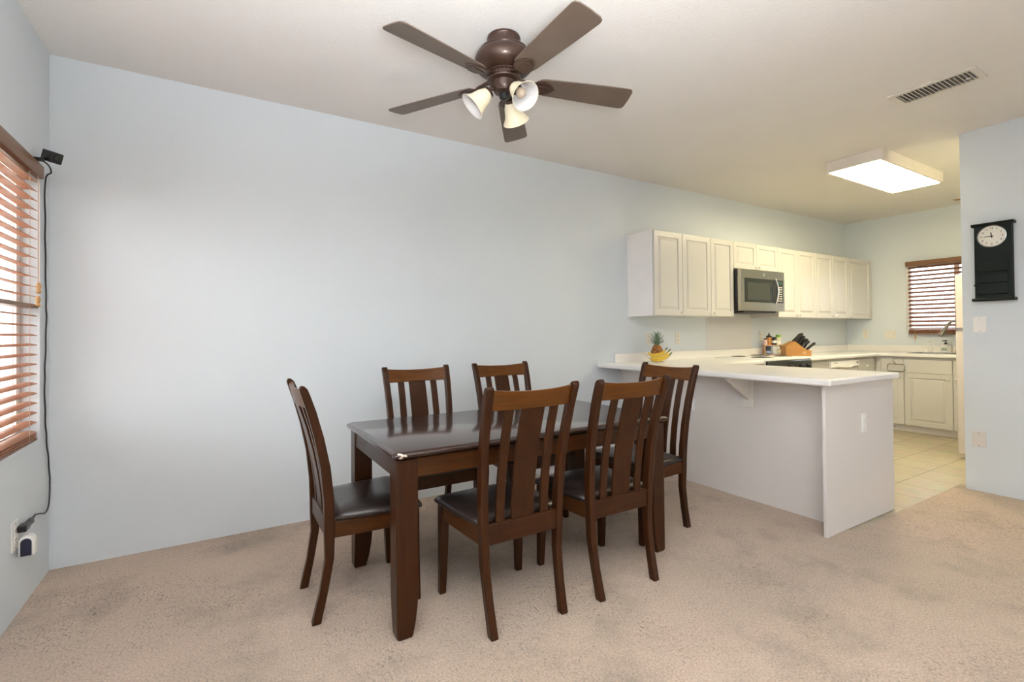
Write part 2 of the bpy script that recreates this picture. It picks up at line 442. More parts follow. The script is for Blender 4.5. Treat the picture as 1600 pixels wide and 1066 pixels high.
# ------------------------------------------------------------------ dining chairs (local: facing +X, rear feet at x=0)
POST_F = [(0, .019), (.13, .047), (.26, .070), (.36, .073), (.42, .073), (.507, .070), (.645, .055), (.772, .029), (.88, .000), (.95, -.024), (.975, -.034), (.986, -.044), (.990, -.053)]
POST_R = [(0, -.017), (.13, .014), (.26, .034), (.36, .031), (.42, .031), (.507, .029), (.645, .016), (.772, -.008), (.88, -.036), (.95, -.058), (.972, -.066), (.984, -.063), (.990, -.057)]
def post_c(z, P):
    for (a, x), (b, y) in zip(P, P[1:]):
        if a <= z <= b: return x + (y-x)*(z-a)/(b-a)
    return P[-1][1]
def hw(z):    # outer half width of the back posts by height
    return .186 + (.201-.186)*min(z, .45)/.45 + max(0, z-.45)/.54*.022
def make_chair():
    e = empty('dining_chair', (0, 0, 0), 0)
    for s in (-1, 1):
        rings = []; zs = [p[0] for p in POST_F]
        for (z, f), (_, r) in zip(POST_F, POST_R):
            o = hw(z); i = o - .033
            rings.append([(r, s*i, z), (f, s*i, z), (f, s*o, z), (r, s*o, z)])
        MB().loft(rings).build('leg', M['wood_z'], e, bevel=.004, seg=2)
        # front leg, tapering and flaring slightly
        rings = []
        for z, w, dx, dy in ((0, .030, .002, 0), (.10, .034, 0, 0), (.25, .039, -.002, 0), (.41, .042, -.003, 0)):
            X = .435 + dx; Y = .222 + dy
            rings.append([(X-w, s*(Y-w), z), (X, s*(Y-w), z), (X, s*Y, z), (X-w, s*Y, z)])
        MB().loft(rings).build('leg', M['wood_z'], e, bevel=.003)
    # seat frame
    m = MB()
    m.box(.405, .425, -.19, .19, .345, .413)
    for s in (-1, 1):
        m.loft([[(.06, s*(hw(.4)-.027), z), (.06, s*(hw(.4)-.006), z), (.40, s*.214, z), (.40, s*.193, z)] for z in (.345, .413)])
    m.build('seat_frame', M['wood_x'], e, bevel=.002)
    MB().box(.038, .062, -hw(.4)+.03, hw(.4)-.03, .345, .428).build('rear_rail', M['wood_y'], e, bevel=.003)
    # cushion
    def ring(t, z, off=0):
        # outline: straight back, slightly bowed front and sides
        pts = []
        xb, xf = .075+t, .452-t; wb, wf = .195-t, .236-t
        n = 8; r = .03
        for i in range(n+1):            # front edge, from +Y to -Y
            u = -1 + 2*i/n
            pts.append((xf - .012*u*u, -wf*u*(.985), z))
        for i in range(1, n+1):         # right side to back
            u = i/n; pts.append((xf-.012 + (xb-xf+.012)*u, -(wf*.985 + (wb-wf*.985)*u + .006*math.sin(PI*u)), z))
        for i in range(1, n+1):
            u = i/n; pts.append((xb, -wb + 2*wb*u, z))
        for i in range(1, n):
            u = i/n; pts.append((xb + (xf-.012-xb)*u, wb + (wf*.985-wb)*u + .006*math.sin(PI*u), z))
        return pts
    MB().loft([ring(.012, .413), ring(.002, .416), ring(-.002, .424), ring(.0, .434), ring(.010, .445), ring(.035, .455), ring(.08, .462), ring(.13, .465)]).build('seat', M['leather'], e, angle=60)
    # bowed crest rail and slats
    def bow(y): return -.020*(1-(y/.19)**2)
    n = 14; rings = []
    for i in range(n+1):
        u = -1+2*i/n; y = u*.190
        rg = []
        top = .976 - .010*(1-u*u)
        for z, P, off in ((.893, POST_R, .008), (.893, POST_F, -.006), (top, POST_F, -.004), (top, POST_R, .012)):
            zz = z; xx = post_c(zz, P) + off + bow(y)
            rg.append((xx, y, zz))
        rings.append(rg)
    MB().loft(rings).build('crest_rail', M['wood_y_lit'], e, bevel=.003)
    def slat(yc, w, name):
        rings = []
        for z in (.426, .50, .60, .70, .80, .896):
            c = (post_c(z, POST_F)+post_c(z, POST_R))/2 + bow(yc)*(z-.40)/.5
            rings.append([(c-.006, yc-w/2, z), (c+.006, yc-w/2, z), (c+.006, yc+w/2, z), (c-.006, yc+w/2, z)])
        MB().loft(rings).build(name, M['wood_z'], e, bevel=.002)
    slat(0, .110, 'back_splat'); slat(-.108, .040, 'back_slat'); slat(.108, .040, 'back_slat')
    return e
M['wood_y_lit'] = wood('walnut_crest_lit', (.055, .017, .003), (.165, .056, .008), axis='Y', coat=.05)  # same chair walnut, lightened for the light on the crest rails
CH = [
 ((1.09, -1.055), 0, 'dark wooden dining chair at the left head of the table, nearest the window'),
 ((1.840, -.425), -90, 'dark wooden dining chair between table and long wall, the one nearer the window'),
 ((2.465, -.425), -90, 'dark wooden dining chair between table and long wall, the one nearer the kitchen'),
 ((1.835, -1.700), 90, 'front dining chair with its back to the viewer, the left one with seat fully visible'),
 ((2.375, -1.715), 90, 'dining chair with its back to the viewer, the right one on the near side'),
 ((3.200, -1.205), 180, 'dark wooden dining chair at the right head of the table, facing away from the counter'),
]
ch0 = make_chair()
for i, ((x, y), a, lab) in enumerate(CH):
    c = ch0 if i == 0 else copy_tree(ch0)
    c.location = (x, y, 0); c.rotation_euler = (0, 0, math.radians(a))
    tag(c, lab, 'chair', 'matching dining chairs around the table')

# ------------------------------------------------------------------ ceiling fan
FX, FY = 1.969, -1.307
fan = empty('ceiling_fan', (FX, FY, H), 0, 'bronze five-blade ceiling fan with three bell-shaped glass lights', 'ceiling fan')
def z(v): return v - H
MB().lathe([(.062, 0), (.082, -.002), (.084, -.012), (.080, -.020), (.079, -.056), (.083, -.060), (.072, -.064)], 40).build('canopy', M['bronze'], fan)
MB().lathe([(.070, z(2.603)), (.100, z(2.600)), (.122, z(2.594)), (.126, z(2.588)), (.122, z(2.583)), (.138, z(2.572)), (.146, z(2.552)), (.145, z(2.530)), (.134, z(2.508)), (.112, z(2.493)), (.085, z(2.486))], 48).build('motor_housing', M['bronze'], fan)
m = MB().lathe([(.075, z(2.487)), (.088, z(2.484)), (.088, z(2.478)), (.079, z(2.474)), (.079, z(2.456)), (.086, z(2.452)), (.084, z(2.446)), (.060, z(2.443))], 48)
for k in range(30):
    a = 2*PI*k/30
    m.box(.078, .084, -.0035, .0035, z(2.4735), z(2.4565), RZ(a))
m.build('vent_ring', M['bronze'], fan)
hub = MB().lathe([(.045, z(2.444)), (.062, z(2.440)), (.060, z(2.412)), (.055, z(2.402)), (.048, z(2.392)), (.030, z(2.386))], 36).build('light_kit', M['bronze'], fan)
MB().lathe([(.024, z(2.386)), (.026, z(2.382)), (.025, z(2.366)), (.018, z(2.358)), (.004, z(2.355))], 28).build('hub_cap', M['black'], hub)
pitch = math.radians(13)
for k in range(5):
    a = 3.443 + k*2*PI/5
    Mb = RZ(a) @ T(0, 0, z(2.447)) @ RY(math.radians(2.2)) @ RX(-pitch)
    # blade outline in local (r, t)
    def outline():
        pts = []
        r0, r1 = .170, .668
        for r, w in ((r0, .038), (r0+.012, .050), (r0+.04, .056), (.35, .063), (.50, .069), (.60, .072)):
            pts.append((r, -w))
        for i in range(7):
            t = -90 + 180*i/6
            # squarish rounded tip
            cx, cw = .632, .050
            pts.append((.640 + .028*math.cos(math.radians(t))**.7 if abs(t) < 90 else .640, .073*math.copysign(abs(math.sin(math.radians(t)))**.45, t)))
        for r, w in reversed(((r0, .038), (r0+.012, .050), (r0+.04, .056), (.35, .063), (.50, .069), (.60, .072))):
            pts.append((r, w))
        return pts
    bl = MB().prism(outline(), -.003, .003, 'Z', Mb).build('blade', M['blade'], fan, bevel=.0015)
    Mi = RZ(a) @ T(0, 0, z(2.447))
    ir = MB()
    ir.loft([[(.060, -.014, .010), (.060, .014, .010), (.060, .014, .020), (.060, -.014, .020)],
             [(.105, -.013, .006), (.105, .013, .006), (.105, .013, .014), (.105, -.013, .014)],
             [(.150, -.018, -.012), (.150, .018, -.012), (.150, .018, -.005), (.150, -.018, -.005)]], M=Mi)
    pts = [(.14, -.018), (.165, -.044), (.20, -.046), (.235, -.030), (.262, 0), (.235, .030), (.20, .046), (.165, .044), (.14, .018)]
    ir.prism(pts, -.010, -.0035, 'Z', Mb)
    ir.prism([(.155, -.016), (.22, -.018), (.238, 0), (.22, .018), (.155, .016)], -.014, -.009, 'Z', Mb)
    ir.build('blade_iron', M['bronze'], bl, bevel=.0015)
for az in (157, 278, 37):
    A = RZ(math.radians(az))
    tilt = math.radians(47)
    # shade axis: down and outward
    arm = MB().tube([A @ Vector(p) for p in ((.038, 0, z(2.408)), (.058, 0, z(2.412)), (.072, 0, z(2.402)), (.078, 0, z(2.388)))], .011, 12)
    Ms = A @ T(.075, 0, z(2.392)) @ RY(-tilt)     # local -Z is the shade axis
    arm.lathe([(.012, .006), (.027, .002), (.030, -.010), (.029, -.026), (.024, -.030)], 28, Ms)
    ar = arm.build('socket_arm', M['bronze'], fan)
    outer = [(.030, -.012), (.034, -.022), (.040, -.036), (.044, -.052), (.047, -.068), (.052, -.085), (.060, -.101), (.069, -.114), (.0705, -.117)]
    inner = [(.0685, -.1175), (.066, -.114), (.057, -.101), (.049, -.085), (.044, -.068), (.041, -.052), (.037, -.036), (.030, -.022), (.010, -.018), (.0008, -.017)]
    sh = MB().lathe(outer + [(.0685, -.1175)], 40, Ms, cap=False).build('glass_shade', M['shade'], ar, angle=70)
    MB().lathe(inner, 40, Ms, cap=False).build('shade_lining', M['shade_in'], sh, angle=70)
    MB().lathe([(.012, -.018), (.012, -.040), (.017, -.050), (.024, -.066), (.024, -.078), (.016, -.091), (.004, -.097)], 20, Ms).build('bulb', M['bulb'], sh, angle=70)

# ------------------------------------------------------------------ ceiling fittings
fx = empty('ceiling_light', (5.94, -1.3825, H), 0, 'long white box ceiling light glowing over the kitchen', 'ceiling light')
lx, ly, lh = .61, .213, .094
m = MB()
for s in (-1, 1):
    m.prism([(s*(ly-.004), 0), (s*ly, 0), (s*(ly), -lh), (s*(ly-.02), -lh-.002), (s*(ly-.02), -lh+.004), (s*(ly-.006), -lh+.006)], -lx, lx, 'X')
    m.box(s*lx-.004, s*lx+.004, -ly, ly, -lh, 0)
m.box(-lx, lx, -ly, ly, -.012, 0)
m.build('housing', M['fixture'], fx, bevel=.0015)
m, nt, b = newmat('light_diffuser')
b.inputs['Base Color'].default_value = (.9, .9, .88, 1)
tcn = nt.nodes.new('ShaderNodeTexCoord'); nn = nt.nodes.new('ShaderNodeTexNoise'); nn.inputs['Scale'].default_value = 60
nt.links.new(tcn.outputs['Object'], nn.inputs['Vector'])
rr = nt.nodes.new('ShaderNodeMapRange'); rr.inputs['To Min'].default_value = 23; rr.inputs['To Max'].default_value = 25
nt.links.new(nn.outputs['Fac'], rr.inputs['Value']); nt.links.new(rr.outputs['Result'], b.inputs['Emission Strength'])
b.inputs['Emission Color'].default_value = (1, .87, .54, 1)
M['diffuser'] = m
MB().prism([(-ly+.012, -lh+.006), (-ly+.03, -lh-.006), (ly-.03, -lh-.006), (ly-.012, -lh+.006)], -lx+.01, lx-.01, 'X').build('diffuser', M['diffuser'], fx, bevel=.003)

vt = empty('ceiling_vent', (4.470, -2.208, H), 0, 'white metal air vent with angled slats on the ceiling', 'air vent')
vx, vy = .108, .208
m = MB()
m.box(-vx, -vx+.030, -vy, vy, -.011, 0).box(vx-.030, vx, -vy, vy, -.011, 0).box(-vx+.03, vx-.03, -vy, -vy+.032, -.011, 0).box(-vx+.03, vx-.03, vy-.032, vy, -.011, 0)
m.build('frame', M['plastic_cream'], vt, bevel=.002)
MB().box(-vx+.03, vx-.03, -vy+.032, vy-.032, -.0015, 0).build('duct', M['grey_metal'], vt)
s0 = None
for k in range(17):
    y = -vy+.045 + k*(2*vy-.09)/16
    if s0 is None: s0 = MB().box(-vx+.028, vx-.028, -.0012, .0012, -.010, .010, RX(math.radians(-38))).build('slat', M['plastic_cream'], vt, loc=(0, y, -.0115)); 
    else:
        c = s0.copy(); link(c, vt); c.location = (0, y, -.0115)
MB().box(-.002, .002, -.012, .012, -.024, -.018).build('lever', M['plastic_cream'], vt, loc=(.0, -.15, 0))

MB_ = empty('ceiling_spot', (7.89, -1.31, H), 0, 'small round ceiling fitting near the far kitchen wall', 'ceiling fitting')
MB().lathe([(.055, 0), (.055, -.006), (.048, -.010), (.040, -.010), (.036, -.004), (.01, -.004)], 28).build('trim_ring', M['plastic_cream'], MB_)
MB().lathe([(.034, -.005), (.030, -.014), (.01, -.016)], 24).build('cover', M['block'], MB_)

# ------------------------------------------------------------------ upper cabinets
def door_bm(m, w, h, M4, th=.018, rail=.052, flat=False):
    """raised-panel slab: local x width, y = outward depth, z height, origin at lower-left back"""
    loops = [(0, 0), (0, th-.003), (.003, th)]
    if not flat:
        loops += [(rail, th), (rail+.004, th-.009), (rail+.012, th-.009), (rail+.030, th-.001), (rail+.034, th-.001)]
    rings = []
    for i, d in loops:
        rings.append([(i, d, i), (w-i, d, i), (w-i, d, h-i), (i, d, h-i)])
    m.loft(rings, True, M4)
    return m
def knob(parent, M4, mt, r=.013):
    m = MB().lathe([(.006, 0), (.005, .008), (.006, .012), (r, .018), (r*1.05, .023), (r*.8, .029), (.003, .031)], 18, M4 @ RX(-PI/2))
    return m.build('knob', mt, parent)
def cabinet(name, x0, x1, zb, zt, yback, yfront, doors, label, cat, group, knobs='inner', rail=.052, knob_at='bottom', mtl=None):
    """cabinet against the long wall, front faces -Y. doors = list of (xa, xb, za, zb, knobside)"""
    mtl = mtl or M['white_cab']
    e = empty(name, ((x0+x1)/2, yback, zb), 0, label, cat, group)
    cx = (x0+x1)/2
    MB().box(x0-cx+.0005, x1-cx-.0005, yfront-yback+.019, 0, 0, zt-zb).build('carcass', mtl, e, bevel=.001)
    for (xa, xb, za, zz, ks, kz, flat) in doors:
        w, h = xb-xa-.003, zz-za-.003
        # local frame: x right, outward -Y
        Md = T(xa-cx+.0015, yfront-yback+.018, za-zb+.0015) @ Matrix.Scale(-1, 4, (0, 1, 0))
        d = door_bm(MB(), w, h, Md, rail=rail, flat=flat).build('drawer_front' if flat else 'door', mtl, e, bevel=0, smooth=False)
        if ks is not None:
            kx = {'l': .028, 'r': w-.028, 'c': w/2}[ks]
            kzz = {'b': .030, 't': h-.040, 'c': h/2}[kz]
            m = MB().lathe([(.006, 0), (.005, .008), (.006, .012), (.012, .018), (.013, .023), (.010, .029), (.003, .031)], 18, T(xa-cx+kx, yfront-yback-.0005, za-zb+kzz) @ RX(PI/2))
            m.build('knob', M['knob'], d)
    return e
M['knob'] = mat('satin_knob', (.85, .83, .78), .2, metal=.2)
ZB, ZT = 1.342, 2.112
UG = 'cream raised-panel wall cabinets in a row'
YF = -.33
def D(a, b, ks, za=ZB, zb=ZT): return (a, b, za, zb, ks, 'b', False)
cabinet('wall_cabinet', 4.080, 4.457, ZB, ZT, 0, YF, [D(4.082, 4.457, 'r')], 'single-door white wall cabinet at the left end of the row, its side panel showing', 'cabinet', UG)
wc = bpy.data.objects['wall_cabinet']
M['side'] = mat('brightened_side', (.84, .81, .80), .35)  # cabinet colour made paler so the end face looks better lit
MB().box(-.1925, -.1887, -.311, -.0005, 0, ZT-ZB).build('side_panel_bright', M['side'], wc)
cabinet('wall_cabinet', 4.457, 5.228, ZB, ZT, 0, YF, [D(4.457, 4.868, 'r'), D(4.868, 5.228, 'l')], 'two-door white wall cabinet immediately left of the microwave', 'cabinet', UG)
cabinet('wall_cabinet', 5.228, 6.009, 1.835, ZT, 0, YF, [D(5.228, 5.618, 'r', 1.835), D(5.618, 6.009, 'l', 1.835)], 'short two-door white wall cabinet directly above the microwave', 'cabinet', UG, rail=.045)
cabinet('wall_cabinet', 6.009, 6.788, ZB, ZT, 0, YF, [D(6.009, 6.393, 'r'), D(6.393, 6.788, 'l')], 'two-door white wall cabinet immediately right of the microwave', 'cabinet', UG)
cabinet('wall_cabinet', 6.788, 7.566, ZB, ZT, 0, YF, [D(6.788, 7.186, 'r'), D(7.186, 7.566, 'l')], 'two-door white wall cabinet second from the far end of the row', 'cabinet', UG)
cabinet('wall_cabinet', 7.566, 8.228, ZB, ZT, 0, YF, [D(7.566, 8.147, 'l')], 'single-door white wall cabinet at the far right end of the row', 'cabinet', UG)

# ------------------------------------------------------------------ microwave
mwx0, mwx1, mwz0, mwz1 = 5.235, 6.003, 1.402, 1.830
mw = empty('microwave_oven', ((mwx0+mwx1)/2, 0, mwz0), 0, 'stainless steel microwave oven mounted under the short wall cabinet', 'microwave')
w = (mwx1-mwx0)/2; h = mwz1-mwz0
MB().box(-w, w, -.365, -.006, 0, h-.004).build('body', M['black'], mw, bevel=.002)
MB().box(-w+.10, w-.10, -.36, -.05, -.016, 0).build('underside_filter', M['black'], mw)
# steel front face as a frame around the dark window and control strip
m = MB(); yf0, yf1 = -.402, -.366
gx0, gx1, gz0, gz1 = -w+.058, w-.018, .088, .335
m.box(-w, w, yf0, yf1, 0, gz0).box(-w, w, yf0, yf1, gz1, h-.004).box(-w, gx0, yf0, yf1, gz0, gz1).box(gx1, w, yf0, yf1, gz0, gz1)
m.build('steel_front', M['steel'], mw, bevel=.002)
MB().box(gx0, .235, yf0+.003, yf1, gz0, gz1).build('door_glass', M['black_gloss'], mw)
MB().box(gx0+.05, .12, yf0+.0015, yf0+.004, gz0+.025, gz1-.045).build('mesh_screen', mat('mw_screen', (.045, .05, .043), .12), mw)
kp = MB().box(.238, gx1, yf0+.002, yf1, gz0, gz1).build('control_panel', M['black_gloss'], mw)
bm_ = MB()
for r in range(7):
    for c_ in range(3):
        bm_.box(.262+c_*.030, .280+c_*.030, yf0, yf0+.003, gz0+.02+r*.024, gz0+.030+r*.024)
bm_.build('keypad', M['plastic_cream'], kp)
MB().box(.262, .340, yf0, yf0+.003, gz1-.045, gz1-.015).build('display', mat('mw_display', (.03, .07, .06), .2), kp)
pts = [(.215+.012*math.cos(PI*i/10)*0, yf0-.004-.030*math.sin(PI*i/10), gz0-.012+(gz1-gz0+.024)*i/10) for i in range(11)]
MB().tube(pts, .008, 12).build('handle', M['chrome'], mw)
bd = MB().lathe([(.017, 0), (.017, .002), (.002, .003)], 28, T(.01, yf0, h-.050) @ RX(PI/2)).build('badge', M['chrome'], mw)
m = MB()
for i in range(3): m.box(.285+i*.028, .297+i*.028, yf0-.001, yf0+.001, .045, .052)
m.build('button_marks', M['black'], mw)

# ------------------------------------------------------------------ range (drop-in stove)
RX0, RX1 = 5.2305, 5.9995
st = empty('kitchen_range', ((RX0+RX1)/2, -.365, 0), 0, 'white drop-in stove with chrome-ringed burners and black front control panel', 'stove')
w = (RX1-RX0)/2
MB().box(-w+.002, w-.002, -.275, .27, .0, .86).build('body', M['plastic'], st, bevel=.003)
MB().box(-w, w, -.285, .272, .868, .924).build('cooktop', M['plastic'], st, bevel=.006)
# front control panel (black), slightly proud
MB().prism([(-.32, .755), (-.283, .755), (-.283, .905), (-.298, .905), (-.310, .895)], -w+.0, w+.045-.045, 'X').build('control_panel', M['black_gloss'], st, bevel=.006, seg=3)
for kx in (-.30, -.20, 0, .20, .31):
    MB().lathe([(.026, 0), (.026, .006), (.020, .010), (.018, .024), (.012, .027)], 24, T(kx, -.316, .83) @ RX(PI/2)).build('knob', M['black'], st)
MB().box(-w+.01, w-.01, -.305, -.275, .20, .75).build('oven_door', M['plastic'], st, bevel=.004)
for bx, by, r in ((-.18, -.12, .10), (.19, -.12, .08), (-.18, .13, .08), (.19, .13, .10)):
    bo = MB().lathe([(r+.012, 0), (r+.014, .004), (r, .005), (r*.9, .002), (.01, .001)], 32, T(bx, by, .924)).build('drip_pan', M['chrome'], st)
    pts = []
    for i in range(90):
        a = i*2*PI/24; rr_ = .015 + (r-.02)*i/90
        pts.append((bx+rr_*math.cos(a), by+rr_*math.sin(a), .9305))
    MB().tube(pts, .0028, 6).build('burner_coil', M['nickel'], bo)

# ------------------------------------------------------------------ base cabinets, peninsula
PX, PXB, PXE, PY = 3.74, 3.97, 4.60, -1.912
pe = empty('peninsula_cabinet', ((PXB+PXE)/2, -.95, 0), 0, 'white breakfast-bar base with plain panels standing out from the long wall', 'cabinet')
ox, oy = (PXB+PXE)/2, -.95
MB().box(PXB+.014-ox, 4.55-ox, PY+.022-oy, -.002-oy, 0, .876).build('carcass', M['panel'], pe)
MB().box(PXB-ox, PXB+.013-ox, PY+.0205-oy, -.002-oy, 0, .876).build('back_panel', M['panel'], pe)
MB().box(PX-ox, PXE-ox, PY-oy, PY+.020-oy, 0, .876).build('end_panel', M['panel'], pe, bevel=.001)
# support bracket under the overhang
by = -1.292
bk = MB().box(PXB-.012-ox, PXB-.0005-ox, by-.042-oy, by+.042-oy, .655, .875)
bk.build('bracket_plate', M['plastic_cream'], pe, bevel=.001)
MB().prism([(PXB-.012-ox, .872), (PXB-.012-ox, .715), (PXB-.022-ox, .715), (3.712-ox, .860), (3.712-ox, .872)], by-.009-oy, by+.009-oy, 'Y').build('bracket_arm', M['plastic_cream'], pe, bevel=.001)

def base_front(x0, x1, label, doors, name='base_cabinet'):
    cabinet(name, x0, x1, .10, .876, -.02, -.60, doors, label, 'cabinet', 'cream base cabinets under the worktop')
BG = 'cream base cabinets under the worktop'
base_front(4.552, 5.228, 'cream base cabinet in the corner between the breakfast bar and the stove', [(4.60, 5.225, .69, .855, 'c', 'c', True), (4.60, 5.225, .10, .69, 'r', 't', False)])
base_front(6.002, 6.498, 'cream base cabinet between the stove and the dishwasher', [(6.05, 6.495, .69, .855, 'c', 'c', True), (6.05, 6.495, .10, .69, 'l', 't', False)])
base_front(7.142, 7.631, 'cream base cabinet with a knobbed drawer right of the dishwasher', [(7.145, 7.56, .69, .855, 'c', 'c', True), (7.145, 7.56, .10, .69, 'l', 't', False)])
struct(MB().box(4.60, 7.60, -.54, -.525, 0, .10).build('baseboard_kitchen', M['panel']))

dw = empty('dishwasher', (6.82, -.02, 0), 0, 'cream dishwasher with a curved handle under the worktop', 'dishwasher')
MB().box(-.318, .318, -.56, 0, .10, .868).build('body', M['plastic'], dw)
MB().box(-.316, .316, -.582, -.56, .10, .765).build('door', M['plastic_cream'], dw, bevel=.003)
cp = MB().prism([(-.56, .772), (-.590, .772), (-.606, .785), (-.600, .850), (-.56, .853)], -.316, .316, 'X').build('control_panel', M['plastic'], dw, bevel=.003)
MB().tube([(-.20+.40*i/12, -.600-.020*math.sin(PI*i/12), .792-.014*math.sin(PI*i/12)) for i in range(13)], .007, 8).build('handle', M['plastic_cream'], cp)
MB().lathe([(.012, 0), (.012, .008), (.008, .010)], 18, T(.26, -.602, .822) @ RX(PI/2)).build('dial', M['nickel'], cp)
MB().box(-.26, -.18, -.6035, -.600, .822, .834).build('marking', mat('dw_mark', (.45, .45, .44), .5), cp)

# far-wall base cabinets (front faces -X)
def far_cabinet(y0, y1, label, parts):
    """y0 > y1; parts = list of (ya, yb, za, zb, knob, kz, flat)"""
    e = empty('base_cabinet', (XF-.02, (y0+y1)/2, .08), 0, label, 'cabinet', BG)
    yc = (y0+y1)/2; xf = 7.632-(XF-.02)
    cm = MB().box(xf, 0, y1-yc+.0005, y0-yc-.0005, 0, .70 if 'sink' in label else .796)
    if 'sink' in label: cm.box(xf, xf+.03, y1-yc+.0005, y0-yc-.0005, .70, .796)
    cm.build('carcass', M['white_cab'], e)
    for ya, yb, za, zz, ks, kz, flat in parts:
        w_, h_ = ya-yb-.003, zz-za-.003
        # local x -> -Y, outward -> -X
        Md = T(xf, ya-yc-.0015, za-.08+.0015) @ Matrix(((0, -1, 0, 0), (-1, 0, 0, 0), (0, 0, 1, 0), (0, 0, 0, 1)))
        d = door_bm(MB(), w_, h_, Md, flat=flat, rail=.055).build('drawer_front' if flat else 'door', M['white_cab'], e, smooth=False)
        if ks:
            kx = {'l': .028, 'r': w_-.032, 'c': w_/2}[ks]; kzz = {'t': h_-.045, 'b': .04, 'c': h_/2}[kz]
            MB().lathe([(.006, 0), (.005, .008), (.006, .012), (.012, .018), (.013, .023), (.010, .029), (.003, .031)], 18, T(xf-.018, ya-yc-kx, za-.08+kzz) @ RY(-PI/2)).build('knob', M['knob'], d)
    return e
far_cabinet(-.583, -.875, 'narrow cream base cabinet in the far corner, behind the hanging towel ring', [(-.645, -.872, .692, .850, None, 'c', True), (-.645, -.872, .080, .692, 'r', 't', False)])
far_cabinet(-.875, -1.90, 'cream sink base cabinet below the kitchen window', [(-.878, -1.316, .692, .850, None, 'c', True), (-.878, -1.316, .080, .692, 'r', 't', False), (-1.322, -1.76, .692, .850, None, 'c', True), (-1.322, -1.76, .080, .692, 'l', 't', False)])
struct(MB().box(7.66, 7.672, -1.90, -.54, 0, .08).build('baseboard_far', M['panel']))
MB().lathe([(.006, 0), (.006, .004), (.001, .005)], 12, T(7.66, -.76, .04) @ RY(-PI/2)).build('wall_bolt', M['nickel'])
tag(bpy.data.objects['wall_bolt'], 'tiny round fitting on the toe board under the far base cabinet', 'fitting')

# towel ring hung over the door top
tr = MB()
def rr_loop(yc, zc, hw_, hh, r, x, n=5):
    out = []
    for cy, cz, a0 in ((hw_-r, hh-r, 0), (-hw_+r, hh-r, 90), (-hw_+r, -hh+r, 180), (hw_-r, -hh+r, 270)):
        for i in range(n+1):
            a = math.radians(a0+90*i/n); out.append((x, yc+cy+r*math.cos(a), zc+cz+r*math.sin(a)))
    return out
tr = empty('towel_ring', (7.60, -.815, .86), 0, 'bent metal towel ring hooked over the corner cabinet front', 'towel ring')
MB().tube(rr_loop(0, -.112, .085, .042, .025, -.030), .006, 8, closed=True).build('ring', M['nickel'], tr)
MB().tube([(.004, .0, .0), (-.012, .0, .002), (-.030, .022, -.012), (-.036, .024, -.035), (-.034, .008, -.056), (-.030, -.004, -.068)], .005, 8).build('hook', M['nickel'], tr)

# ------------------------------------------------------------------ worktop with backsplash ledge
ct = MB()
out = [(3.687, -.001), (3.687, -1.963), (4.572, -1.963), (4.572, -.642), (5.2285, -.642), (5.2285, -.088), (6.0015, -.088), (6.0015, -.642), (7.585, -.642), (7.585, -1.93), (XF-.001, -1.93), (XF-.001, -.001)]
ct.prism(out, .876, .914, 'Z')
cto = ct.build('countertop', M['counter'], smooth=False)
cut = MB().box(7.695, 8.055, -1.69, -.89, .80, 1.0).build('cutter', M['counter'])
bo = cto.modifiers.new('b', 'BOOLEAN'); bo.object = cut; bo.operation = 'DIFFERENCE'; bo.solver = 'EXACT'
bpy.context.view_layer.update()
me = bpy.data.meshes.new_from_object(cto.evaluated_get(bpy.context.evaluated_depsgraph_get()))
cto.modifiers.clear(); cto.data = me
bpy.data.objects.remove(cut)
bv = cto.modifiers.new('bevel', 'BEVEL'); bv.width = .011; bv.segments = 4; bv.limit_method = 'ANGLE'; bv.angle_limit = math.radians(40)
for p in me.polygons: p.use_smooth = True
me.set_sharp_from_angle(angle=math.radians(35))
tag(cto, 'white laminate worktop running over the breakfast bar and around the kitchen', 'worktop')
MB().box(3.895, XF-.022, -.020, -.0015, .914, .996).build('backsplash', M['counter'], cto, bevel=.003)
MB().box(XF-.0215, XF-.0015, -1.93, -.0015, .914, .996).build('backsplash', M['counter'], cto, bevel=.003)
sp = MB().box(5.222, 6.012, -.004, -.0005, .997, 1.834).build('splash_panel', mat('splash_panel', (.69, .67, .66), .4, var=.01))
tag(sp, 'flat pinkish-white splash panel on the wall behind the stove', 'splash panel')

# ------------------------------------------------------------------ sink, tap, soap
sk = empty('kitchen_sink', (7.875, -1.29, .914), 0, 'stainless steel sink set in the worktop under the window', 'sink')
m = MB(); o_ = rrect(.200, .350, .03, 0); 
rings = [rrect(.200, .420, .03, .0005), rrect(.200, .420, .03, .004), rrect(.185, .405, .03, .006), rrect(.172, .392, .03, .002), rrect(.168, .388, .05, -.10), rrect(.163, .383, .05, -.105)]
m.loft(rings, cap=False)
m.bm.faces.ensure_lookup_table()
m.build('basin', M['steel'], sk, angle=60)
MB().box(-.160, .160, -.38, .38, -.109, -.104).build('basin_floor', M['steel'], sk)
fc = empty('kitchen_faucet', (8.105, -1.26, .914), 0, 'tall pull-down kitchen faucet with its spout angled toward the room', 'faucet')
MB().lathe([(.028, 0), (.028, .01), (.020, .02), (.018, .05)], 24).build('base', M['nickel'], fc)
MB().tube([(0, 0, .04), (0, 0, .24), (-.012, .010, .31), (-.035, .026, .355), (-.065, .048, .375), (-.095, .070, .365), (-.118, .087, .335)], .014, 14).build('spout', M['nickel'], fc)
MB().tube([(-.116, .085, .338), (-.155, .112, .27), (-.190, .136, .205)], [.015, .019, .024], 16).build('spray_head', M['nickel'], fc)
MB().tube([(0, -.015, .06), (0, -.07, .09)], .007, 10).build('lever', M['nickel'], fc)
ft = empty('filter_tap', (8.125, -1.0, .914), 0, 'small slim white water tap on the left rear of the sink', 'tap')
MB().lathe([(.022, 0), (.020, .02), (.012, .03)], 20).build('base', M['plastic'], ft)
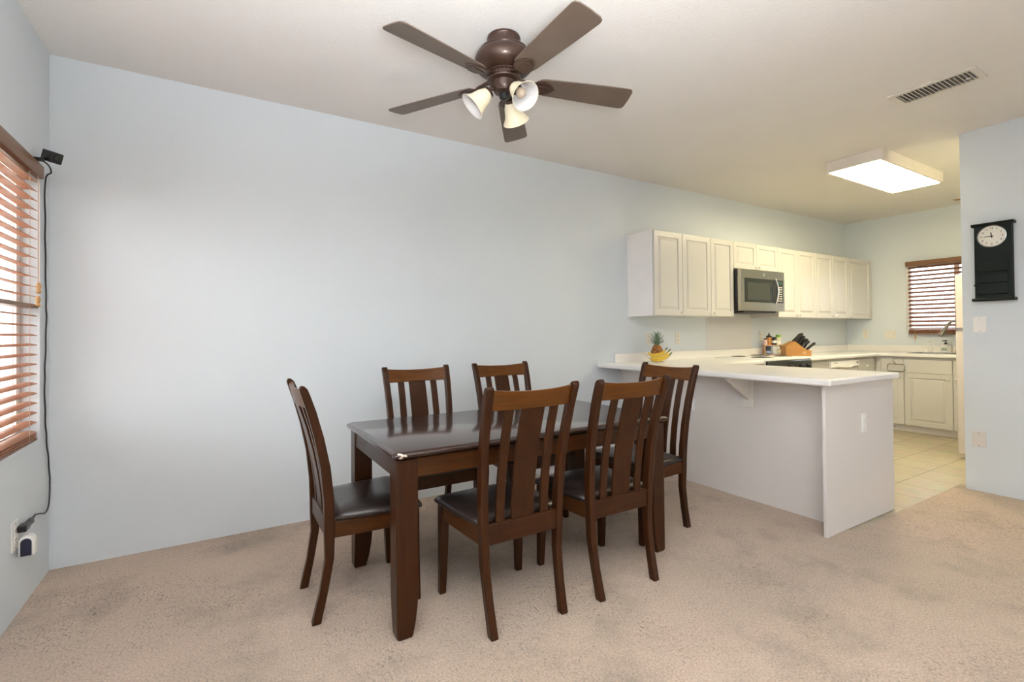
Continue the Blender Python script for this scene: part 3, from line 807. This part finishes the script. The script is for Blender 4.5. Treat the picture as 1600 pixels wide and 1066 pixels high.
MB().tube([(0, 0, .02), (-.006, .012, .09), (-.022, .030, .135), (-.045, .046, .15)], [.010, .009, .007, .006], 10).build('spout', M['plastic'], ft)
MB().lathe([(.020, 0), (.018, .03), (.008, .045)], 18).build('dispenser', M['plastic'], ft, loc=(0, .075, 0))
sb = empty('soap_bottle', (8.145, -1.10, .914), 0, 'white soap bottle with a black pump beside the sink', 'soap bottle')
MB().lathe([(.048, 0), (.050, .01), (.050, .075), (.042, .09), (.016, .096), (.014, .105)], 28).build('bottle', M['plastic'], sb)
MB().lathe([(.016, .103), (.016, .118), (.005, .120), (.005, .138), (.018, .140), (.018, .150), (.004, .152)], 18).tube([(0, 0, .146), (-.022, .020, .145), (-.028, .026, .138)], .005, 8).build('pump', M['black'], sb)
MB().box(-.052, -.0495, -.025, .025, .025, .06).build('label_patch', mat('soap_label', (.35, .42, .36), .5), sb)
sc_ = MB().box(-.03, .03, -.012, .012, 0, .05, None).build('sponge_caddy', M['plastic_cream'], None, loc=(8.15, -1.185, .914), bevel=.006)
tag(sc_, 'small cream caddy on the worktop right of the soap bottle', 'caddy')

# ------------------------------------------------------------------ refrigerator
M['fridge'] = mat('fridge_enamel', (.60, .545, .53), .4)
fr = empty('refrigerator', (6.96, -2.02, 0), 0, 'cream top-freezer refrigerator, only its door edges showing past the clock wall', 'refrigerator')
MB().box(-.36, .36, -.38, .295, .03, 1.69).build('body', M['plastic'], fr, bevel=.004)
MB().box(-.37, .37, .305, .368, .045, 1.185).build('door', M['fridge'], fr, bevel=.008)
MB().box(-.37, .37, .305, .368, 1.20, 1.70).build('freezer_door', M['fridge'], fr, bevel=.008)
MB().box(-.362, .362, .295, .305, .05, 1.69).build('gasket', M['dark'], fr)
MB().box(-.375, -.33, .30, .372, 1.186, 1.199).build('hinge', M['nickel'], fr)
for x in (-.33, .33):
    MB().lathe([(.022, 0), (.022, .02), (.010, .03)], 16).build('foot', M['black'], fr, loc=(x, .27, -.004))

# ------------------------------------------------------------------ wall plates
def plate(name, label, cat, pos, face, kind, w=.070, h=.115, mt=None, group=None):
    """face: '-Y','-X','+X' direction the plate looks"""
    rz = {'-Y': 0, '-X': -PI/2, '+X': PI/2}[face]
    e = empty(name, pos, rz, label, cat, group)
    mt = mt or M['plastic']
    pl = MB().box(-w/2, w/2, -.006, -.0002, -h/2, h/2).build('plate', mt, e, bevel=.002)
    n = max(1, round(w/.07))
    for i in range(n):
        cx = (i-(n-1)/2)*.046
        if kind == 'rocker' or (kind == 'switches'):
            MB().box(cx-.016, cx+.016, -.0075, -.006, -.033, .033).build('switch_frame', mt, e, bevel=.0005)
            MB().prism([(-.0075, -.030), (-.0085, -.030), (-.0125, .030), (-.0075, .030)], cx-.0135, cx+.0135, 'X').build('rocker', mt, e, bevel=.0008)
        elif kind == 'duplex':
            for s in (-1, 1):
                r = MB().lathe([(.0165, 0), (.0165, .002), (.001, .0022)], 20, T(cx, -.006, s*.020) @ RX(PI/2)).build('receptacle', mt, e)
                m = MB()
                for dx in (-.006, .006): m.box(cx+dx-.0012, cx+dx+.0012, -.0088, -.0080, s*.020, s*.020+.009)
                m.box(cx-.002, cx+.002, -.0088, -.0080, s*.020-.009, s*.020-.005)
                m.build('slot', M['dark'], r)
    for s in ((-1, 1) if kind != 'blank' else (-1, 1)):
        MB().lathe([(.003, 0), (.0025, .001), (.0005, .0012)], 10, T(0, -.006, s*(h/2-.012)) @ RX(PI/2)).build('screw', M['nickel'], e)
    return e
plate('wall_outlet', 'cream wall outlet behind the pineapple', 'outlet', (4.345, 0, 1.125), '-Y', 'duplex', mt=M['plastic_cream'])
plate('wall_outlet', 'cream wall outlet just right of the pineapple', 'outlet', (4.770, 0, 1.126), '-Y', 'duplex', mt=M['plastic_cream'])
plate('wall_outlet', 'cream wall outlet behind the spice shelf, right of the stove', 'outlet', (6.205, 0, 1.135), '-Y', 'duplex', mt=M['plastic_cream'])
plate('wall_outlet', 'cream single outlet on the far kitchen wall near the corner', 'outlet', (XF, -.234, 1.141), '-X', 'duplex', mt=M['plastic_cream'])
plate('light_switch', 'wide cream switch plate on the far wall left of the blind', 'switch', (XF, -.511, 1.133), '-X', 'switches', w=.118, mt=M['plastic_cream'])
plate('wall_outlet', 'white outlet on the breakfast-bar panel behind the right head chair', 'outlet', (PXB, -.79, .620), '-X', 'duplex', w=.085, h=.10)
plate('light_switch', 'white slim rocker switch on the end panel of the breakfast bar', 'switch', (4.183, PY, .620), '-Y', 'rocker', w=.060, h=.122)
plate('light_switch', 'white rocker switch on the wall below the clock', 'switch', (XK, -2.101, 1.226), '-X', 'rocker')
plate('blank_plate', 'blank beige wall plate low on the wall below the clock', 'wall plate', (XK, -2.085, .383), '-X', 'blank', w=.078, h=.115, mt=mat('beige_plate', (.66, .62, .59), .5))
for i, zz in enumerate((1.905, 1.865)):
    s = MB().lathe([(.006, 0), (.005, .006), (.001, .007)], 10, RY(-PI/2)).build('wall_screw', M['nickel'], None, loc=(XF, -1.095, zz))
    tag(s, ('upper' if i == 0 else 'lower') + ' of two tiny screws on the wall above the kitchen window', 'screw')

# outlet, adapter and air freshener on the left wall
ol = plate('wall_outlet', 'white outlet low on the left wall with two plugs in it', 'outlet', (0, -.505, .352), '+X', 'duplex', w=.075, h=.125)
ad = empty('power_adapter', (.0085, -.475, .372), 0, 'black plug-in adapter in the upper socket of the left wall outlet', 'adapter')
MB().box(0, .030, -.025, .030, -.014, .014).prism([(.004, -.012), (.026, -.012), (.024, .012), (.006, .012)], .030, .105, 'Y').build('body', M['black'], ad, bevel=.004)
MB().tube([(.015, .10, .0), (.015, .135, .004), (.014, .16, .006)], [.007, .005, .003], 8).build('strain_relief', M['black'], ad)
nf = empty('air_freshener', (.0085, -.470, .318), 0, 'white plug-in air freshener with a dark arched front, below the black adapter', 'air freshener')
def arch(w_, h_, n=10): return [(-w_/2, 0), (w_/2, 0)] + [(w_/2*math.cos(PI*i/n), h_-w_/2+w_/2*math.sin(PI*i/n)) for i in range(n+1)]
def arch_xz(w_, h_, cx, n=10): return [(cx-w_/2, 0), (cx+w_/2, 0)] + [(cx+w_/2*math.cos(PI*i/n), h_-w_/2+w_/2*math.sin(PI*i/n)) for i in range(n+1)]
MB().prism(arch_xz(.052, .088, .027), -.022, .022, 'Y').build('shell', M['plastic'], nf, loc=(0, 0, -.066), bevel=.005)
MB().prism(arch_xz(.036, .074, .027), -.026, -.020, 'Y').build('dark_front', mat('freshener_dark', (.02, .02, .045), .3), nf, loc=(0, 0, -.064), bevel=.002)
MB().lathe([(.009, 0), (.009, .010), (.004, .012)], 14, RX(-PI/2)).build('dial', M['black'], nf, loc=(.034, .021, -.03))

# black cable down the wall
pts = [(.014, -.262, 2.046), (.040, -.215, 2.035), (.040, -.150, 2.015)]
base = [(.010, -.112, 1.98), (.008, -.105, 1.80), (.008, -.100, 1.60), (.008, -.090, 1.40), (.008, -.084, 1.284), (.008, -.100, 1.10), (.008, -.112, .965), (.008, -.100, .80), (.008, -.078, .68), (.008, -.040, .55), (.008, -.024, .434), (.010, -.055, .345), (.014, -.13, .330), (.018, -.21, .352), (.021, -.312, .378)]
def catmull(P, k=5):
    P = [Vector(p) for p in P]; P = [P[0]] + P + [P[-1]]; out = []
    for i in range(1, len(P)-2):
        for j in range(k):
            t = j/k; a, b_, c, d_ = P[i-1], P[i], P[i+1], P[i+2]
            out.append(.5*((2*b_)+(c-a)*t+(2*a-5*b_+4*c-d_)*t*t+(-a+3*b_-3*c+d_)*t**3))
    out.append(P[-2]); return out
cp_ = catmull(pts + base, 6)
for i, p in enumerate(cp_):
    if p.z > .45: p.y += .004*math.sin(i*1.1)
cb = MB().tube(cp_, .0035, 8).build('power_cable', M['rubber'])
tag(cb, 'thin black cable running down the left wall from camera to outlet', 'cable')
# small black camera on top of the blind
cam_o = empty('security_camera', (.014, -.262, 2.0365), 0, 'small black camera on a stand at the top corner of the left blind', 'camera')
MB().box(-.012, .026, -.030, .024, 0, .006).build('foot', M['black'], cam_o, bevel=.002)
MB().tube([(.006, 0, .004), (.014, .012, .014), (.028, .028, .026)], .006, 10).build('stem', M['black'], cam_o)
Mc = T(.044, .046, .036) @ RZ(math.radians(-42)) @ RY(math.radians(20))
hd = MB().box(-.032, .032, -.026, .026, -.026, .026, Mc).build('head', M['black'], cam_o, bevel=.004)
MB().lathe([(.014, 0), (.014, .003), (.009, .003), (.008, .001), (.001, .001)], 20, Mc @ T(.032, 0, 0) @ RY(PI/2)).build('lens', M['black_gloss'], hd)

# ------------------------------------------------------------------ wall clock
ck = empty('wall_clock', (XK, -2.190, 1.395), -PI/2, 'tall black wall clock with a cream round dial', 'clock')
# local: x right (toward camera-right = -Y world), -y outward
hC = .555
MB().box(-.098, .098, -.055, -.0005, .020, hC-.012).build('case', M['clock_black'], ck, bevel=.003)
MB().prism([(-.0005, hC-.014), (-.062, hC-.014), (-.072, hC), (-.072, hC+.006), (-.0005, hC+.006)], -.112, .112, 'X').build('cornice', M['clock_black'], ck, bevel=.002)
MB().prism([(-.0005, 0), (-.068, 0), (-.074, .008), (-.066, .022), (-.0005, .022)], -.112, .112, 'X').build('base_moulding', M['clock_black'], ck, bevel=.002)
for i in range(3):
    zz = .045+.082*i
    MB().prism([(-.055, zz), (-.064, zz+.004), (-.060, zz+.076), (-.055, zz+.076)], -.080, .080, 'X').build('front_band', M['clock_black'], ck, bevel=.003)  # slightly raised bands stacked below the dial
dl = MB().lathe([(.076, 0), (.076, .004), (.070, .006), (.069, .003), (.001, .003)], 48, T(-.002, -.055, .462) @ RX(PI/2)).build('dial', mat('dial_cream', (.78, .75, .66), .5), ck)
MB().lathe([(.0745, .001), (.078, .002), (.078, .007), (.0725, .008), (.0725, .004)], 48, T(-.002, -.055, .462) @ RX(PI/2), cap=False).build('bezel', M['nickel'], ck)
def text_mesh(s, size, M4, name, mt, parent):
    cu = bpy.data.curves.new('t', 'FONT'); cu.body = s; cu.size = size; cu.align_x = 'CENTER'; cu.align_y = 'CENTER'; cu.extrude = .0003
    to = bpy.data.objects.new('t', cu); COL.objects.link(to)
    bpy.context.view_layer.update()
    me = bpy.data.meshes.new_from_object(to.evaluated_get(bpy.context.evaluated_depsgraph_get()))
    bpy.data.objects.remove(to)
    me.transform(M4); me.materials.clear(); me.materials.append(mt); me.name = name
    o = bpy.data.objects.new(name, me); link(o, parent); return o
for n_ in range(1, 13):
    a = PI/2 - n_*PI/6
    text_mesh(str(n_), .019, T(-.002+.056*math.cos(a), -.0588, .462+.056*math.sin(a)) @ RX(PI/2), 'numeral', M['black'], dl)
def hand(ang, L_, w_, nm):
    Mh = T(-.002, -.0605, .462) @ RY(-ang)   # ang measured counter-clockwise from +x
    MB().prism([(-.012, -w_), (L_*.75, -w_*.8), (L_, 0), (L_*.75, w_*.8), (-.012, w_)], -.0006, .0006, 'Y', Mh).build(nm, M['black'], dl)
hand(math.radians(90+7.5), .032, .0035, 'hour_hand')
hand(math.radians(180), .050, .0025, 'minute_hand')
MB().lathe([(.006, 0), (.006, .003), (.001, .004)], 16, T(-.002, -.059, .462) @ RX(PI/2)).build('hand_hub', M['black'], dl)
MB().lathe([(.006, 0), (.008, .006), (.003, .01)], 12, T(-.098, -.035, .118) @ RY(-PI/2)).build('side_catch', M['clock_black'], ck)

# ------------------------------------------------------------------ fruit basket
fb = empty('fruit_basket', (4.265, -.195, .914), math.radians(-31), 'silver wire fruit basket on the breakfast bar against the wall', 'basket')
m = MB()
for r, zz in ((.055, .004), (.085, .030), (.112, .062)):
    m.tube([(r*math.cos(2*PI*i/28), r*math.sin(2*PI*i/28), zz) for i in range(28)], .002, 6, closed=True)
m.build('wire_rings', M['chrome'], fb)
m = MB()
for k in range(12):
    a = 2*PI*k/12
    m.tube([(r*math.cos(a), r*math.sin(a), zz) for r, zz in ((.02, .003), (.055, .005), (.085, .031), (.112, .063), (.120, .078))], .0016, 6)
m.build('wire_ribs', M['chrome'], fb)
m = MB().tube([(-.120, 0, .075), (-.15, -.01, .079), (-.165, -.005, .078), (-.150, .008, .078), (-.12, .012, .076)], .002, 6)
m.build('wire_loop', M['chrome'], fb)
# pineapple
def pineapple_mat():
    m, nt, b = newmat('pineapple_skin'); L = nt.links.new
    tc = nt.nodes.new('ShaderNodeTexCoord'); v = nt.nodes.new('ShaderNodeTexVoronoi'); v.inputs['Scale'].default_value = 55
    L(tc.outputs['Object'], v.inputs['Vector'])
    r = nt.nodes.new('ShaderNodeValToRGB'); r.color_ramp.elements[0].color = (.62, .26, .03, 1); r.color_ramp.elements[1].color = (.20, .07, .015, 1); r.color_ramp.elements[1].position = .6
    L(v.outputs['Distance'], r.inputs['Fac']); L(r.outputs['Color'], b.inputs['Base Color'])
    bp = nt.nodes.new('ShaderNodeBump'); bp.invert = True; bp.inputs['Strength'].default_value = .8; bp.inputs['Distance'].default_value = .01
    L(v.outputs['Distance'], bp.inputs['Height']); L(bp.outputs['Normal'], b.inputs['Normal']); b.inputs['Roughness'].default_value = .5
    return m
pa = empty('pineapple', (4.285, -.165, .921), 0, 'ripe pineapple with a spiky grey-green crown standing in the wire basket', 'pineapple')
m = MB(); rings = []; nz, na = 22, 36
for i in range(nz+1):
    t = i/nz; zz = .15*t; r = .056*(math.sin(PI*(.12+.80*t)))**.55
    ring = []
    for j in range(na):
        a = 2*PI*j/na
        bump = 1 + .05*math.cos(9*a + 14*PI*t*.5)*math.cos(9*a - 14*PI*t*.5)
        ring.append((r*bump*math.cos(a), r*bump*math.sin(a), zz))
    rings.append(ring)
m.loft(rings).build('body', pineapple_mat(), pa, angle=80)
m = MB()
for k in range(34):
    a = k*2.399; t = k/34
    lean = .95 - .80*t; L_ = .060 + .085*(t if t < .8 else 1.6-t) + rnd.uniform(-.01, .01)
    w_ = .010; pts = []
    rings = []
    for i in range(6):
        u = i/5
        rr_ = .014*(1-t) + L_*u*math.sin(lean)*(1+.5*u*lean)*.75; zz = .148 + .02*t + L_*u*math.cos(lean*(.7+.5*u))
        ww = w_*(1-u)**.7 + .0004
        c, s = math.cos(a), math.sin(a)
        rings.append([(rr_*c - ww*s, rr_*s + ww*c, zz), (rr_*c+.002*c, rr_*s+.002*s, zz-.003), (rr_*c + ww*s, rr_*s - ww*c, zz), (rr_*c, rr_*s, zz+.0015)])
    m.loft(rings)
m.build('crown', mat('pineapple_leaf', (.13, .19, .12), .5, var=.35, vscale=30), pa, angle=60)
# bananas curved along the front of the basket
M['bstem'] = mat('banana_stem', (.10, .12, .03), .6)
bmat = mat('banana_skin', (.68, .45, .04), .45, var=.15, vscale=18)
def banana(loc, rz, rx, lab, L_=.17):
    e = empty('banana', loc, 0, lab, 'banana', 'bananas in the wire basket', rot=(rx, math.radians(-9), rz))
    R_ = .115; pts = []; rad = []
    for i in range(13):
        u = i/12; a = -L_/R_/2 + L_/R_*u
        pts.append((R_*math.sin(a), 0, R_-R_*math.cos(a))); rad.append(.016*min(1, .35+2.2*min(u, 1-u)))
    MB().tube(pts, rad, 7).build('peel', bmat, e, angle=40)
    ang = L_/R_/2
    p = Vector(pts[-1]); d = Vector((math.cos(ang), 0, math.sin(ang)))
    MB().tube([p-d*.004, p+d*.012, p+d*.026], [.006, .005, .006], 7).build('stem', M['bstem'], e)
    return e
BR = math.radians(-31)
for dx, dy, dz, rx, L_, lab in ((-.006, .018, .982, 8, .185, 'topmost banana of the bunch in front of the pineapple'),
                            (0, -.004, .966, 22, .195, 'second banana from the top of the bunch in front of the pineapple'),
                            (.002, -.012, .947, 38, .19, 'third banana from the top of the bunch in front of the pineapple'),
                            (.0, .004, .936, 46, .18, 'lowest banana of the bunch in front of the pineapple')):
    banana((4.205+dx, -.262+dy, dz), BR, math.radians(rx), lab, L_)

# ------------------------------------------------------------------ spice shelf with jars
SR = math.radians(-42)
ss = empty('spice_shelf', (6.200, -.145, .914), SR, 'small two-tier wooden spice shelf on the worktop beside the stove', 'shelf')
sw, sd = .098, .050
MB().box(-sw, -sw+.008, -sd, sd, 0, .112).build('side', M['shelf'], ss, bevel=.001)
MB().box(sw-.008, sw, -sd, sd, 0, .112).build('side', M['shelf'], ss, bevel=.001)
MB().box(-sw+.008, sw-.008, -sd, sd, .004, .012).build('shelf_board', M['shelf'], ss, bevel=.001)
MB().box(-sw-.004, sw+.004, -sd, sd, .1125, .1205).build('shelf_board', M['shelf'], ss, bevel=.001)
TOPZ = .914+.1207; LOWZ = .914+.0122
def jar(name, lab, cat, x, y, zz, prof, mt, lid=None, lidm=None, band=None, bandm=None, extra=None):
    e = empty(name, (6.200 + x*math.cos(SR) - y*math.sin(SR), -.145 + x*math.sin(SR) + y*math.cos(SR), zz), SR, lab, cat)
    MB().lathe(prof, 24).build('body', mt, e, angle=40)
    if lid: MB().lathe(lid, 24).build('lid', lidm, e, angle=40)
    if band: MB().lathe(band, 24, cap=False).build('label_band', bandm, e)
    return e
c_pink = mat('pink_salt', (.72, .50, .44), .4); c_amber = mat('amber_jar', (.50, .22, .04), .2, coat=.5)
c_dark = mat('dark_jar', (.035, .025, .03), .2, coat=.5); c_green = mat('green_lid', (.18, .38, .04), .4)
c_ivory = mat('ivory_jar', (.62, .60, .42), .35); c_white = mat('white_label', (.78, .76, .74), .5); c_navy = mat('navy_tin', (.02, .03, .06), .35)
jar('salt_shaker', 'pink salt shaker with black top at the left of the upper spice shelf', 'shaker', -.078, -.010, TOPZ, [(.020, 0), (.021, .01), (.019, .055), (.016, .060)], c_pink, [(.017, .060), (.018, .066), (.010, .074), (.002, .076)], M['black'])
e = jar('french_press', 'amber glass press jar with a tall black plunger on the upper spice shelf', 'jar', -.034, .006, TOPZ, [(.028, 0), (.029, .005), (.029, .082), (.027, .086)], c_amber, [(.030, .086), (.031, .096), (.018, .108), (.004, .110)], M['black'])
MB().tube([(0, 0, .105), (0, 0, .145)], .002, 8).sphere((0, 0, .120), .010, 12, 8).build('plunger', M['black'], e)
jar('spice_jar', 'dark jar with a round white label on the upper spice shelf', 'jar', -.002+.014, -.020, TOPZ, [(.024, 0), (.025, .005), (.025, .066), (.020, .072)], c_dark, [(.023, .072), (.023, .088), (.021, .090)], M['black'], [(.0255, .022), (.0255, .050)], c_white)
jar('spice_jar', 'ivory jar with a bright green lid on the upper spice shelf', 'jar', +.064, .004, TOPZ, [(.027, 0), (.028, .005), (.028, .078), (.024, .086)], c_ivory, [(.027, .086), (.027, .112), (.025, .114)], c_green, [(.0284, .012), (.0284, .045)], c_white)
jar('spice_jar', 'dark navy jar in the lower tier of the spice shelf', 'jar', -.052, -.010, LOWZ, [(.029, 0), (.030, .004), (.030, .080), (.028, .084)], c_navy, [(.031, .084), (.031, .093), (.029, .095)], M['black'], [(.0304, .010), (.0304, .040)], mat('blue_label', (.25, .32, .50), .4))
jar('spice_jar', 'grey-white jar in the lower tier of the spice shelf', 'jar', +.012, -.012, LOWZ, [(.028, 0), (.029, .004), (.029, .078), (.026, .084)], mat('greywhite_jar', (.55, .55, .56), .35), [(.027, .084), (.027, .093), (.025, .095)], M['plastic'])
jar('spice_jar', 'tiny clear jar at the right of the lower spice tier', 'jar', +.064, -.020, LOWZ, [(.020, 0), (.020, .045), (.016, .050)], c_ivory, [(.018, .050), (.018, .058), (.016, .060)], M['shelf'])

# ------------------------------------------------------------------ knife block
KB = Vector((6.245, -.385, .914)); KR = math.radians(-33)
def kloc(p): p = Vector(p); return (KB.x + p.x*math.cos(KR) - p.y*math.sin(KR), KB.y + p.x*math.sin(KR) + p.y*math.cos(KR), KB.z + p.z)
kb = empty('knife_block', tuple(KB), KR, 'orange-brown wooden knife block full of black knives beside the stove', 'knife block')
prof = [(-.138, 0), (.138, 0), (.138, .062), (.080, .072), (-.040, .165), (-.120, .125), (-.138, .10)]
MB().prism(prof, -.055, .055, 'Y').build('block', M['block'], kb, bevel=.003)
MB().box(.040, .078, -.0565, -.055, .018, .050).build('badge', M['shelf'], kb)
# knives stand perpendicular to the sloping face from (.080,.072) to (-.040,.165)
A_, B_ = Vector((.080, 0, .072)), Vector((-.040, 0, .165))
nrm = Vector((.093, 0, .120)).normalized()
kid = 0; k0 = None
def knife_mesh(L_=.115, r=.011):
    m = MB(); rings = []
    for t, w_, h_, o in ((-.01, .004, .008, 0), (0, .008, .011, 0), (.02, .0085, .012, 0), (.07, .0085, .010, .001), (L_-.015, .0085, .013, .002), (L_, .006, .010, .004)):
        rings.append([(o-h_, -w_, t), (o+h_, -w_, t), (o+h_, w_, t), (o-h_, w_, t)])
    return m.loft(rings)
for r_ in range(4):
    for q in range(3):
        u = .14 + r_*.24; p = A_.lerp(B_, u) + Vector((0, -.034+.034*q, 0))
        if k0 is None:
            k0 = knife_mesh().build('kitchen_knife', M['black'], None, bevel=.003); o = k0
        else:
            o = k0.copy(); COL.objects.link(o)
        o.location = kloc(p + nrm*.002)
        o.rotation_euler = (0, math.atan2(nrm.x, nrm.z) + rnd.uniform(-.05, .10), KR + rnd.uniform(-.06, .06))
        s_ = .85 + .08*r_ + rnd.uniform(-.05, .05); o.scale = (1, 1, s_)
        tag(o, 'black-handled knife standing in the sloping face of the wooden knife block', 'knife', 'black knives in the knife block')
# cleaver-like honing tool low at the front and scissors
o = k0.copy(); COL.objects.link(o); o.location = kloc((.113, 0, .069)); o.rotation_euler = (0, math.radians(50), KR); o.scale = (1.15, 1.2, 1.05); o.name = 'kitchen_knife'
tag(o, 'black-handled knife set apart from the others at the low right end of the block', 'knife', 'black knives in the knife block')
sz = empty('kitchen_scissors', kloc((.045, -.046, .104)), KR, 'black-handled kitchen scissors slotted at the front of the knife block', 'scissors')
d_ = nrm
for s in (-1, 1):
    c = Vector((0, 0, 0)) + d_*.065 + Vector((-d_.z, 0, d_.x))*(.016*s)
    MB().tube([tuple(c + (d_*.024*math.cos(2*PI*i/18) + Vector((-d_.z, 0, d_.x))*.014*math.sin(2*PI*i/18))) for i in range(18)], .0045, 8, closed=True).build('grip', M['black'], sz)
MB().tube([(0, .0, 0), tuple(d_*.045)], .004, 6).build('shank', M['nickel'], sz)

# ------------------------------------------------------------------ light
world = bpy.data.worlds.new('World'); scene.world = world; world.use_nodes = True
nt = world.node_tree; bg = nt.nodes['Background']
tc = nt.nodes.new('ShaderNodeTexCoord'); sep = nt.nodes.new('ShaderNodeSeparateXYZ')
nt.links.new(tc.outputs['Generated'], sep.inputs[0])
rp = nt.nodes.new('ShaderNodeValToRGB')
rp.color_ramp.elements[0].position = .44; rp.color_ramp.elements[0].color = (.62, .56, .48, 1)
rp.color_ramp.elements[1].position = .56; rp.color_ramp.elements[1].color = (.95, .98, 1.0, 1)
mr = nt.nodes.new('ShaderNodeMapRange'); mr.inputs['From Min'].default_value = -1; mr.inputs['From Max'].default_value = 1
nt.links.new(sep.outputs['Z'], mr.inputs['Value']); nt.links.new(mr.outputs['Result'], rp.inputs['Fac'])
nt.links.new(rp.outputs['Color'], bg.inputs['Color']); bg.inputs['Strength'].default_value = 4.2

def area(name, loc, rot, sx, sy, power, col):
    l = bpy.data.lights.new(name, 'AREA'); l.shape = 'RECTANGLE'; l.size = sx; l.size_y = sy; l.energy = power; l.color = col
    o = bpy.data.objects.new(name, l); COL.objects.link(o); o.location = loc; o.rotation_euler = rot; return o
# added fill spot behind the camera, bounced off the ceiling to flatten the light
l = bpy.data.lights.new('bounce_fill', 'SPOT'); l.energy = 700; l.spot_size = math.radians(130); l.spot_blend = .9; l.shadow_soft_size = .3; l.color = (.93, .97, 1)
o = bpy.data.objects.new('bounce_fill', l); COL.objects.link(o); o.location = (0.75, -3.8, 1.25); o.rotation_euler = (math.radians(166), math.radians(4), 0)
# hall lamp behind the clock wall
l = bpy.data.lights.new('hall_lamp', 'POINT'); l.energy = 17; l.shadow_soft_size = .05; l.color = (1, .86, .50)
o = bpy.data.objects.new('hall_lamp', l); COL.objects.link(o); o.location = (6.10, -2.84, 2.30)

# ------------------------------------------------------------------ camera
y_, p_, r_ = math.radians(-31.1156), math.radians(.6023), math.radians(-.533)
fw = Vector((-math.sin(y_)*math.cos(p_), math.cos(y_)*math.cos(p_), math.sin(p_)))
rt = Vector((math.cos(y_), math.sin(y_), 0)); up = rt.cross(fw)
rt2 = math.cos(r_)*rt + math.sin(r_)*up; up2 = -math.sin(r_)*rt + math.cos(r_)*up
cd = bpy.data.cameras.new('Camera'); cd.sensor_width = 36; cd.lens = 758.82/1600*36; cd.shift_y = (512.978-533)/1600; cd.clip_start = .05
co = bpy.data.objects.new('Camera', cd); COL.objects.link(co)
Rm = Matrix((rt2, up2, -fw)).transposed().to_4x4()
co.matrix_world = Matrix.Translation((.7498, -3.38, 1.1943)) @ Rm
scene.camera = co
scene.view_settings.view_transform = 'Standard'; scene.view_settings.look = 'None'
scene.view_settings.exposure = 0.62; scene.view_settings.gamma = 1
scene.view_settings.use_curve_mapping = False
scene.cycles.max_bounces = 10; scene.cycles.diffuse_bounces = 6
scene.cycles.use_denoising = True
scene.cycles.sample_clamp_indirect = 8
